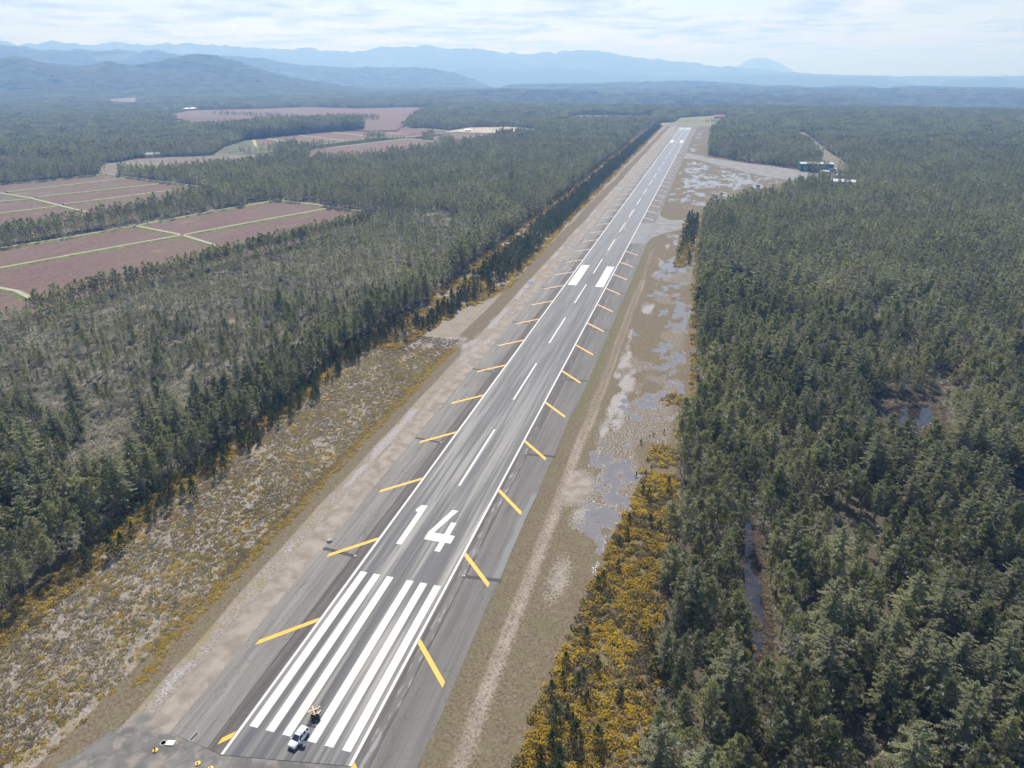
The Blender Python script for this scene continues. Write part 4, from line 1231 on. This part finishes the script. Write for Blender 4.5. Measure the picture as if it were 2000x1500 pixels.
c = k.mix(k.ramp(k.noise(.5, 5, .6), .3, .7), (0.13, 0.155, 0.050), (0.27, 0.28, 0.115))
k.col(c); M['dike'] = k.m
M['dike_top'] = plain('dike track', (0.38, 0.35, 0.27), .95, scale=.4)
M['sandy'] = plain('pale sand', (0.42, 0.36, 0.28), .95, scale=.05)
M['scrub'] = plain('scrub clearing', (0.20, 0.19, 0.105), .95, scale=.06)
def field(name, poly, mat, z=.12):
    b = MB(); b.add([(p[0], p[1], z) for p in poly], [tuple(range(len(poly)))])
    me_ = b.build(name, mat)
    me_.data.polygons[0].flip() if me_.data.polygons[0].normal.z < 0 else None
    tag(me_, kind='structure'); return me_
def on_terrain(o, dz=1.5):
    for v in o.data.vertices:
        v.co.z = float(terrain(np.array([v.co.x]), np.array([v.co.y]))[0]) + dz
    return o
def near_field(poly, mat, z=.12):
    # flat beds with a slightly sunken floor, seen as one sheet
    return field('bog_field', poly, mat, z)
def dike(pts, w_=7.0, h_=1.3, top=2.6):
    P_ = [Vector((p[0], p[1], 0)) for p in pts]
    q = [P_[0]]
    for a_, b_ in zip(P_[:-1], P_[1:]):
        n_ = max(2, int((b_ - a_).length / 8))
        q += [a_.lerp(b_, (i + 1) / n_) for i in range(n_)]
    b = MB(); vs = []
    for i, p in enumerate(q):
        d = (q[min(i + 1, len(q) - 1)] - q[max(i - 1, 0)]).normalized(); n_ = Vector((-d.y, d.x, 0))
        j = (hash2(np.array(i), np.array(int(abs(pts[0][0]))), 3) - .5) * .8
        for o_, z_ in ((-w_ / 2 - j, .08), (-top / 2, h_), (top / 2, h_), (w_ / 2 + j, .08)):
            vs.append(p + n_ * o_ + Vector((0, 0, z_)))
    fs = []; mi = []
    for i in range(len(q) - 1):
        for c_ in range(3):
            fs.append((4 * i + c_, 4 * i + c_ + 1, 4 * i + 5 + c_, 4 * i + 4 + c_)); mi.append(1 if c_ == 1 else 0)
    b.v = vs; b.f = fs; b.m = mi
    return tag(b.build('dike', [M['dike'], M['dike_top']]), kind='structure')
near_field(F1, M['bog']); near_field(F2, M['bog'])
field('bog_field', F3, M['bog_dry']); field('bog_field', F4, M['bog_far'], .3); field('bog_field', F4B, M['bog_far'], .3); field('bog_field', F4C, M['bog_far'], .3)
field('bog_field', F5, M['bog_far'], 2.0); field('bog_field', F5B, M['bog_far'], 1.0)
on_terrain(field('bog_field', F6, M['bog_dry'], 3.0), 3); on_terrain(field('bog_field', F7, M['bog_dry'], 6.0), 3); field('bog_field', F8, M['bog_dry'], .5)
field('sand_pit', SANDP, M['sandy'], .4)
field('road', ROADC, plain('gravel road', (0.17, 0.155, 0.105), .95, scale=.08), .15); field('yard', YARD, M['sandy'], .15)
field('clearing', END, M['scrub'], .18); field('clearing', GAPQ, plain('green scrub clearing', (0.11, 0.115, 0.06), .95, var=.5, scale=.05), .1)
for pts in ([(-361, 253), (-344, 296), (-315, 364), (-292, 423), (-265, 489)], [(-373, 383), (-315, 364), (-262, 338)], [(-330, 221), (-306, 217), (-286, 208)],
            [(-413, 290), (-403, 312), (-390, 341), (-371, 399), (-355, 456), (-334, 518), (-283, 505), (-222, 484)],
            [(-634, 487), (-576, 470), (-488, 433), (-450, 418)], [(-633, 494), (-590, 607)], [(-575, 476), (-520, 579)], [(-515, 450), (-472, 551)],
            [(-600, 430), (-574, 464)], [(-545, 370), (-513, 440)], [(-490, 325), (-453, 395)],
            [(-760, 470), (-693, 537), (-664, 576), (-643, 634), (-546, 601), (-450, 570)]):
    dike(pts)
for pts in ([(-737, 1111), (-599, 1022)], [(-712, 1184), (-562, 1098)], [(-685, 1265), (-540, 1176)], [(-658, 1325), (-507, 1241)],
            [(-747, 1087), (-695, 1263), (-592, 1412), (-510, 1385), (-439, 1331)], [(-747, 1087), (-659, 965), (-597, 971), (-545, 1164), (-488, 1199), (-445, 1320)],
            [(-545, 945), (-479, 1168), (-399, 1124)], [(-733, 722), (-600, 740), (-556, 800)],
            [(-1300, 1800), (-900, 2180)], [(-1100, 1720), (-850, 2050)], [(-900, 1560), (-790, 1850)], [(-770, 1370), (-700, 1640)], [(-1500, 1870), (-1200, 2150)]):
    dike(pts, 9, .8, 4)
# ponds in the forest and by the bogs
k = NM('pond water', 0.06, 0.9)
k.col(k.mix(k.ramp(k.noise(.4, 4), .45, .6), (0.035, 0.022, 0.018), (0.012, 0.012, 0.016)))
M['pond'] = k.m
M['pondbank'] = plain('red brown bank', (0.045, 0.03, 0.02), .95, var=.6, scale=.9)
def ring(poly, g, z, mat, name):
    cx = sum(p[0] for p in poly) / len(poly); cy = sum(p[1] for p in poly) / len(poly)
    q = []
    for i, p in enumerate(poly):
        nx = poly[(i + 1) % len(poly)]
        for t in (0, .33, .66):
            x_, y_ = p[0] * (1 - t) + nx[0] * t, p[1] * (1 - t) + nx[1] * t
            d = math.hypot(x_ - cx, y_ - cy) + 1e-6; e_ = g + random.uniform(-.6, .6)
            q.append((x_ + (x_ - cx) / d * e_, y_ + (y_ - cy) / d * e_))
    return field(name, q, mat, z)
for p in CLEARED: ring(p, -.4, .10, M['pondbank'], 'pond_bank')
for p in PONDS:
    ring(p, 0, .16, M['pond'], 'pond')

# ------------------------------------------------------------------ the white car with its open door
car = empty('parked_car', (0.17, 5.85, 0.06), rad(-98.6))
tag(car, 'small white five door car with driver door open on the white stripes', 'car')
M['carwhite'] = plain('white car paint', (0.80, 0.81, 0.82), 0.25, .5, var=.01)
M['glass'] = plain('dark glass', (0.03, 0.04, 0.055), 0.08, .8, var=.02)
M['tyre'] = plain('rubber', (0.02, 0.02, 0.022), .85)
M['rim'] = plain('alloy', (0.42, 0.43, 0.45), .35, .6, .6)
M['black'] = plain('black plastic', (0.018, 0.018, 0.02), .6)
M['lampglass'] = plain('lamp glass', (0.45, 0.48, 0.52), .1, .8)
M['redlamp'] = plain('tail lamp', (0.35, 0.02, 0.02), .2, .6)
def loft(sections, cap=True):
    """sections: list of (x, [(y,z)...]) rings of equal length"""
    b = MB(); n = len(sections[0][1]); vs = []
    for x_, rg in sections: vs += [(x_, yy_, zz_) for yy_, zz_ in rg]
    fs = []
    for i in range(len(sections) - 1):
        for j in range(n):
            fs.append((i * n + j, i * n + (j + 1) % n, (i + 1) * n + (j + 1) % n, (i + 1) * n + j))
    fs.append(tuple(range(n))[::-1]); fs.append(tuple((len(sections) - 1) * n + j for j in range(n)))
    b.add(vs, fs); return b
def ring_body(w_, z0, z1, tuck=.06):
    h = w_ / 2
    return [(-h + tuck, z0), (h - tuck, z0), (h, z0 + .12), (h, (z0 + z1) / 2), (h - .03, z1 - .10), (h - .12, z1), (-h + .12, z1), (-h + .03, z1 - .10), (-h, (z0 + z1) / 2), (-h, z0 + .12)]
body = loft([(x_, ring_body(w_, z0, z1)) for x_, w_, z0, z1 in ((-2.15, 1.50, .42, .90), (-2.08, 1.68, .34, 1.02), (-1.6, 1.80, .25, 1.04), (-.6, 1.82, .22, 1.02), (.5, 1.82, .22, 1.00), (.95, 1.82, .22, .98), (1.45, 1.80, .24, .93), (1.95, 1.70, .28, .84), (2.12, 1.50, .34, .74), (2.18, 1.30, .40, .66))])
bo = body.build('body', M['carwhite'], car, smooth=True); 
def cab(x_, w_, z0, z1, t):
    return (x_, [(-w_ / 2, z0), (w_ / 2, z0), (w_ / 2 - .05, z0 + (z1 - z0) * .5), (w_ / 2 - t, z1), (-w_ / 2 + t, z1), (-w_ / 2 + .05, z0 + (z1 - z0) * .5)])
loft([cab(-2.0, 1.55, .98, 1.10, .1), cab(-1.75, 1.60, .98, 1.52, .20), cab(-.9, 1.64, .98, 1.60, .20), cab(.0, 1.64, .98, 1.58, .20), cab(.42, 1.60, .96, 1.42, .18), cab(1.0, 1.50, .93, 1.0, .06)]).build('cabin_glass', M['glass'], car)
# roof, pillars
rf = MB()
rf = loft([(x_, [(-w_ / 2, z - .03), (w_ / 2, z - .03), (w_ / 2 - .03, z + .015), (0, z + .045), (-w_ / 2 + .03, z + .015)]) for x_, w_, z in ((-2.02, 1.20, 1.40), (-1.85, 1.30, 1.56), (-1.3, 1.34, 1.615), (-.5, 1.34, 1.625), (.08, 1.30, 1.60), (.22, 1.22, 1.565))])
rf.build('roof', M['carwhite'], car, smooth=True)
pl_ = MB()
for s in (-1, 1):
    pl_.bar((.18, s * .62, 1.58), (.98, s * .76, .98), .035, 5); pl_.bar((-.45, s * .67, 1.60), (-.5, s * .83, 1.0), .045, 5)
    pl_.bar((-1.2, s * .67, 1.60), (-1.35, s * .83, 1.0), .12, 5); pl_.bar((-1.9, s * .6, 1.5), (-2.06, s * .75, 1.0), .09, 5)
pl_.build('pillars', M['carwhite'], car)
MB().box(-.34, -.28, -.60, .60, 1.655, 1.685).build('roof_bar', M['black'], car)
for x_ in (-1.32, 1.32):
    for s in (-1, 1):
        ty = MB().lathe([(.20, -.10), (.325, -.11), (.335, 0), (.325, .11), (.20, .10)], 20, 'x')
        ty.v = [(v[1], v[0], v[2]) for v in ty.v]
        wo = ty.build('wheel', M['tyre'], car, smooth=True); wo.location = (x_, s * .84, .335)
        r_b = MB().lathe([(.0, .085 * s), (.21, .105 * s), (.21, .06 * s), (.05, .05 * s)], 12, 'x'); r_b.v = [(v[1], v[0], v[2]) for v in r_b.v]
        r_b.build('rim', M['rim'], wo)
for s in (-1, 1):
    MB().box(1.86, 2.11, s * .68 - .13, s * .68 + .13, .64, .79).build('headlight', M['lampglass'], car, bevel=.03)
    MB().box(-2.17, -2.05, s * .68 - .08, s * .68 + .08, .72, .98).build('tail_light', M['redlamp'], car, bevel=.02)
    MB().box(.72, .90, s * .98 - .10, s * .98 + .10, .98, 1.12).build('wing_mirror', M['carwhite'], car, bevel=.03)
MB().box(2.08, 2.20, -.42, .42, .46, .62).build('grille', M['black'], car, bevel=.02)
MB().box(2.185, 2.21, -.22, .22, .40, .45).build('number_plate', M['lampglass'], car)
# door hinged at its front edge, swung out
dr = empty('door', (.78, .93, 0)); dr.parent = car; dr.rotation_euler = (0, 0, rad(-62))
MB().box(-1.05, 0, -.04, .04, .30, .98).build('door_panel', M['carwhite'], dr, bevel=.02)
MB().box(-.92, -.12, -.02, .02, .985, 1.36).build('door_window', plain('door glass', (0.35, 0.42, 0.45), .1, .8), dr)
fr_ = MB(); fr_.bar((-1.0, 0, .98), (-.92, 0, 1.40), .03, 5); fr_.bar((-.92, 0, 1.40), (-.35, 0, 1.36), .03, 5); fr_.bar((-.35, 0, 1.36), (0, 0, .98), .03, 5)
fr_.build('door_frame', M['black'], dr)

# ------------------------------------------------------------------ trailer with a folded X sign
M['orange'] = plain('amber frame', (0.78, 0.42, 0.20), .5)
M['signwhite'] = plain('white panel', (0.74, 0.70, 0.64), .5)
tr_ = empty('sign_trailer', (0.55, 11.1, 0.06), rad(-94))
tag(tr_, 'small trailer with amber framed X sign parked behind the white car', 'trailer')
ch = MB(); ch.box(-.9, .9, -.62, -.52, .45, .55).box(-.9, .9, .52, .62, .45, .55).box(-.9, -.8, -.52, .52, .45, .55).box(.8, .9, -.52, .52, .45, .55).box(-.05, .05, -.7, .7, .40, .449)
ch.build('chassis', M['black'], tr_)
MB().bar((.9, 0, .5), (1.75, 0, .45), .045).bar((.9, .5, .5), (1.5, 0, .46), .035).bar((.9, -.5, .5), (1.5, 0, .46), .035).build('drawbar', M['black'], tr_)
for s in (-1, 1):
    q = MB().lathe([(.15, -.08), (.28, -.09), (.29, 0), (.28, .09), (.15, .08)], 16, 'x'); q.v = [(v[1], v[0], v[2]) for v in q.v]
    wo = q.build('wheel', M['tyre'], tr_, smooth=True); wo.location = (0, s * .80, .29)
    q = MB().lathe([(.0, .07 * s), (.14, .092 * s), (.14, .05 * s)], 10, 'x'); q.v = [(v[1], v[0], v[2]) for v in q.v]; q.build('rim', M['rim'], wo)
    for x_ in (-.8, .8):
        MB().bar((x_, s * .57, .5), (x_ * 1.25, s * 1.0, .04), .03).build('outrigger', M['rim'], tr_)
MB().box(-.55, .55, -.45, .45, .551, 1.15).build('generator_box', M['black'], tr_, bevel=.04)
MB().box(-.60, -.50, .20, .62, .70, 1.30).build('control_box', M['signwhite'], tr_, bevel=.03)
MB().bar((-.2, 0, 1.15), (-.2, 0, 1.62), .06, 8).build('mast', M['rim'], tr_)
sg = MB()
fx0, fx1, fy0, fy1, fz = -.85, .75, -1.05, .55, 1.66
for p_, q_ in (((fx0, fy0), (fx1, fy0)), ((fx1, fy0), (fx1, fy1)), ((fx1, fy1), (fx0, fy1)), ((fx0, fy1), (fx0, fy0))):
    sg.bar((p_[0], p_[1], fz), (q_[0], q_[1], fz), .07, 6)
sg.build('sign_frame', M['orange'], tr_)
xx = MB()
for a_, c_, dz in (((fx0 + .1, fy0 + .1), (fx1 - .1, fy1 - .1), 0), ((fx0 + .1, fy1 - .1), (fx1 - .1, fy0 + .1), .09)):
    p_ = Vector((a_[0], a_[1], fz + .05 + dz)); q_ = Vector((c_[0], c_[1], fz + .05 + dz)); d = (q_ - p_).normalized(); nn_ = Vector((-d.y, d.x, 0)) * .07
    up_ = Vector((0, 0, .04))
    xx.add([p_ - nn_ - up_, p_ + nn_ - up_, q_ + nn_ - up_, q_ - nn_ - up_, p_ - nn_ + up_, p_ + nn_ + up_, q_ + nn_ + up_, q_ - nn_ + up_],
           [(0, 1, 2, 3)[::-1], (4, 5, 6, 7)[::-1][::-1], (0, 1, 5, 4), (1, 2, 6, 5), (2, 3, 7, 6), (3, 0, 4, 7)])
xx.build('sign_cross', plain('cream bars', (0.80, 0.66, 0.48), .5), tr_)
MB().box(-.75, .15, .38, .92, 1.30, 1.42).build('side_panel', M['signwhite'], tr_, bevel=.02)
hb = MB(); hb.bar((-.95, .45, 1.42), (-.95, .45, 1.75), .03, 6); hb.lathe([(.05, 1.74), (.17, 1.76), (.19, 1.90), (.10, 1.98)], 10, c=(-.95, .45, 0)); hb.build('warning_lamp', plain('white lamp', (0.66, 0.70, 0.80), .4), tr_, smooth=True)

# ------------------------------------------------------------------ lights, cover, board
ORD = ['first', 'second', 'third', 'fourth', 'fifth', 'sixth', 'seventh', 'eighth', 'ninth', 'tenth', 'eleventh', 'twelfth', 'thirteenth', 'fourteenth', 'fifteenth', 'sixteenth', 'seventeenth', 'eighteenth', 'nineteenth', 'twentieth', 'twenty-first', 'twenty-second', 'twenty-third', 'twenty-fourth', 'twenty-fifth']
M['lightwhite'] = plain('white light housing', (0.78, 0.77, 0.72), .4)
M['lens'] = plain('clear lens', (0.6, 0.6, 0.55), .15, .8)
M['yelloww'] = plain('yellow disc', (0.80, 0.52, 0.10), .5)
M['conered'] = plain('red cone', (0.55, 0.06, 0.03), .5)
bs = MB().lathe([(.34, 0), (.34, .06), (.28, .10), (.10, .12), (.06, .32), (.10, .34)], 14)
ln_ = MB().lathe([(.10, .34), (.14, .38), (.14, .50), (.08, .58)], 12)
bme = bs.build('base', M['lightwhite'], None, True); lme = ln_.build('lens', M['lens'], None, True)
bmesh_, lmesh_ = bme.data, lme.data
bpy.data.objects.remove(bme); bpy.data.objects.remove(lme)
for i in range(25):
    for s in (-1, 1):
        e = empty('runway_light', (s * 14.55, 56.75 + 60.96 * i, .042))
        tag(e, 'white edge light, %s from the car, on the %s shoulder' % (ORD[i], 'gorse field' if s < 0 else 'wet meadow'), 'runway light', 'white runway edge lights')
        link(bpy.data.objects.new('base', bmesh_), e); link(bpy.data.objects.new('lens', lmesh_), e)
for (x_, y_, lb, cone) in ((-23.9, -2.9, 'yellow disc light with a red cone beside the white board', 1), (-14.7, -3.1, 'yellow disc light nearest the runway corner, in front of the asphalt edge', 0), (-11.9, -3.3, 'yellow disc light at the bottom edge, closest to the runway stripes', 0)):
    e = empty('threshold_light', (x_, y_, 0.03)); tag(e, lb, 'light', 'yellow threshold lights')
    MB().lathe([(.50, 0), (.50, .06), (.40, .11), (.12, .13)], 18).build('base', M['yelloww'], e, True)
    MB().lathe([(.09, .13), (.13, .2), (.13, .42), (.07, .5)], 10).build('lens', M['conered'] if cone else M['lens'], e, True)
    if cone:
        MB().lathe([(.16, .5), (.14, .52), (.05, .95)], 10).build('cone', M['conered'], e, True)
e = tag(MB().lathe([(.62, 0), (.62, .03), (.42, .03), (.42, 0)], 18).build('cover_ring', M['deadwood'], None), 'pale round cover ring set in the ground behind the red cone', 'cover ring'); e.location = (-23.6, -1.2, .03)
wb = empty('white_board', (-22.3, -.9, .05), rad(12)); tag(wb, 'flat white board lying on the gravel beside the red cone', 'board')
MB().box(-.75, .75, -.5, .5, .05, .09).build('panel', plain('board white', (.78, .8, .84), .5), wb)
MB().box(-.6, -.5, -.4, .4, 0, .049).box(.5, .6, -.4, .4, 0, .049).build('batten', M['deadwood'], wb)
dg = empty('drain_grate', (-19.0, 1.4, .034), rad(-8)); tag(dg, 'rectangular rusty drain grate sunk in the shoulder corner', 'drain grate')
MB().box(-.42, .42, -.95, -.88, 0, .03).box(-.42, .42, .88, .95, 0, .03).box(-.42, -.35, -.88, .88, 0, .03).box(.35, .42, -.88, .88, 0, .03).build('frame', M['rim'], dg)
gb = MB()
for i in range(9): gb.box(-.35, .35, -.86 + i * .2, -.76 + i * .2, .002, .02)
gb.build('bars', plain('rusty bars', (0.07, 0.035, 0.03), .8), dg)
rk = MB(); 
r_ = np.random.default_rng(5)
rk.lathe([(.25, 0), (.75, .05), (.8, .3), (.55, .55), (.2, .62)], 9)
rk.v = [(v[0] * (1 + r_.uniform(-.15, .15)), v[1] * (1 + r_.uniform(-.2, .2)), v[2] * (1 + r_.uniform(-.1, .1))) for v in rk.v]
rk = rk.build('concrete_block', plain('concrete', (.38, .36, .31), .9), None, True); rk.location = (-23.9, 60.6, .0)
tag(rk, 'pale rounded concrete lump on the shoulder edge by a yellow bar', 'concrete block')

# ------------------------------------------------------------------ buildings
def building(name, x_, y_, rz, L_, W_, H_, wall, roof, label, cat='building', ridge=1.6, doors=2, wins=3):
    e = empty(name, (x_, y_, 0), rz); tag(e, label, cat)
    MB().box(-L_ / 2, L_ / 2, -W_ / 2, W_ / 2, -.2, H_).add([(-L_ / 2, -W_ / 2, H_ + .002), (-L_ / 2, W_ / 2, H_ + .002), (-L_ / 2, 0, H_ + ridge)], [(0, 2, 1)]).add([(L_ / 2, -W_ / 2, H_ + .002), (L_ / 2, W_ / 2, H_ + .002), (L_ / 2, 0, H_ + ridge)], [(0, 1, 2)]).build('wall', wall, e)
    o_ = .5; b = MB()
    for s in (-1, 1):
        vs = [(-L_ / 2 - o_, s * (W_ / 2 + o_), H_ - .1), (L_ / 2 + o_, s * (W_ / 2 + o_), H_ - .1), (L_ / 2 + o_, 0, H_ + ridge + .12), (-L_ / 2 - o_, 0, H_ + ridge + .12)]
        b.add(vs + [(v[0], v[1], v[2] + .15) for v in vs], [(0, 1, 2, 3), (4, 5, 6, 7), (0, 1, 5, 4), (2, 3, 7, 6), (1, 2, 6, 5), (3, 0, 4, 7)])
    b.build('roof', roof, e)
    for i in range(doors):
        cx = (i + .5) / doors * L_ - L_ / 2
        MB().box(cx - min(2.2, L_ / doors * .3), cx + min(2.2, L_ / doors * .3), -W_ / 2 - .06, -W_ / 2 - .003, 0, H_ * .72).build('door', M['dooredge'], e)
    for i in range(wins):
        cy = (i + .5) / wins * W_ - W_ / 2
        MB().box(-L_ / 2 - .05, -L_ / 2 - .003, cy - .5, cy + .5, 1.1, 2.1).build('window', M['glass'], e)
    return e
M['dooredge'] = plain('door metal', (.32, .34, .35), .5)
M['teal'] = plain('teal cladding', (0.07, 0.16, 0.17), .6, scale=.3)
M['metalroof'] = plain('pale metal roof', (0.50, 0.52, 0.54), .45, .4, scale=.3)
M['greywall'] = plain('grey wall', (0.30, 0.31, 0.32), .7)
M['redroof'] = plain('red roof', (0.48, 0.10, 0.07), .6)
M['cream'] = plain('cream wall', (0.55, 0.52, 0.46), .7)
building('hangar', 184, 872, rad(8), 38, 16, 8.5, M['teal'], M['metalroof'], 'teal walled hangar with a pale metal roof at the taxiway end', 'hangar', 1.2, 3, 4)
building('hangar', 196, 738, rad(-12), 24, 16, 6.5, M['teal'], M['metalroof'], 'teal hangar with white roof half hidden among the pines', 'hangar', 1.4, 2, 3)
for (x_, y_, rz, L_, W_, H_, lb) in ((214, 800, .2, 12, 7, 3.4, 'white roofed shed behind the half hidden teal hangar'), (230, 806, .1, 16, 8, 3.6, 'long white roofed shed farthest into the pines by the gravel road'), (203, 812, -.3, 8, 6, 3, 'small square white shed in the pines near the road'), (191, 842, .1, 9, 6, 3.2, 'small white shed standing beside the taxiway mouth'), (202, 866, .4, 9, 6, 3.2, 'white cabin next to the big teal hangar'), (243, 884, .5, 10, 8, 4, 'lone pale shed across the gravel road from the hangar'), (182, 735, .1, 6, 5, 3, 'tiny white hut beside the half hidden hangar')):
    building('shed', x_, y_, rz, L_, W_, H_, M['cream'], M['metalroof'], lb, 'shed', .9, 1, 1)
building('barn', -1580, 1925, rad(68), 92, 26, 7, M['greywall'], M['metalroof'], 'very long white roofed barn at the edge of the far bog fields', 'barn', 3, 6, 4)
building('barn', -724, 806, rad(55), 20, 11, 4.5, M['cream'], M['metalroof'], 'white roofed farm building under the dark trees by the straw field', 'barn', 2, 2, 2)
building('farmhouse', 68, 1880, rad(5), 26, 12, 5.5, M['cream'], M['redroof'], 'cream house with a red roof beyond the far runway end', 'house', 3, 2, 3)
for (x_, y_, rz, L_, lb) in ((-1290, 2612, .3, 50, 'large white roofed farm shed in the hazy plain'), (-1225, 2590, .3, 34, 'white shed right beside the large hazy farm shed'), (-1262, 2540, .2, 30, 'white shed in front of the large hazy farm shed'), (-1016, 2352, .25, 50, 'long pale shed at the far corner of the bog fields'), (-690, 2190, .2, 26, 'small pale shed in the trees past the bog fields'), (-2900, 3250, .9, 70, 'pale farm building below the left hills'), (-2180, 3150, .7, 70, 'pale barn in the hazy woods above the long barn'), (-1900, 2900, .6, 60, 'whitish barn in the woods above the bog fields'), (-425, 1352, .2, 12, 'small white hut on the sand clearing')):
    building('farm_shed', x_, y_, rz, L_, L_ * .4, 6 if L_ > 14 else 3, M['cream'], M['metalroof'], lb, 'shed', 2.5 if L_ > 14 else 1, 2, 2)

# utility poles by the bogs
M['pole'] = plain('pole wood', (0.40, 0.37, 0.33), .9)
pm = None
for (x_, y_, lb) in ((-700, 572, 'wooden utility pole above the upper bog field, farthest from the runway'), (-655, 640, 'wooden utility pole at the far corner of the upper bog field'), (-479, 582, 'wooden utility pole beside the dike end near the pines'), (-790, 812, 'wooden utility pole at the dark wood by the straw field'), (-560, 880, 'wooden utility pole at the end of the straw field')):
    e = empty('utility_pole', (x_, y_, 0), .4); tag(e, lb, 'utility pole', 'utility poles by the bog fields')
    MB().bar((0, 0, -.3), (0, 0, 12), .19, 7, r2=.12).build('pole', M['pole'], e)
    MB().box(-1.3, 1.3, -.08, .08, 11.0, 11.2).build('crossarm', M['pole'], e)
    for dx_ in (-1.1, 0.5, 1.1): MB().lathe([(.05, 11.2), (.09, 11.28), (.05, 11.42)], 8, c=(dx_, 0, 0)).build('insulator', M['lightwhite'], e)

# ------------------------------------------------------------------ haze
hz_ = MB().box(-46000, 34000, -9000, 56000, -142, 640)
k = NM('haze')
for n_ in list(k.t.nodes):
    if n_.type != 'OUTPUT_MATERIAL': k.t.nodes.remove(n_)
pv = k.t.nodes.new('ShaderNodeVolumePrincipled')
pv.inputs['Color'].default_value = (0.27, 0.51, 1.0, 1)
pv.inputs['Absorption Color'].default_value = (0.80, 0.80, 0.80, 1)
pv.inputs['Density'].default_value = 1.85e-4
pv.inputs['Anisotropy'].default_value = 0.25
k.t.links.new(pv.outputs[0], k.t.nodes['Material Output'].inputs['Volume'])
haze = hz_.build('haze', k.m); tag(haze, kind='stuff')
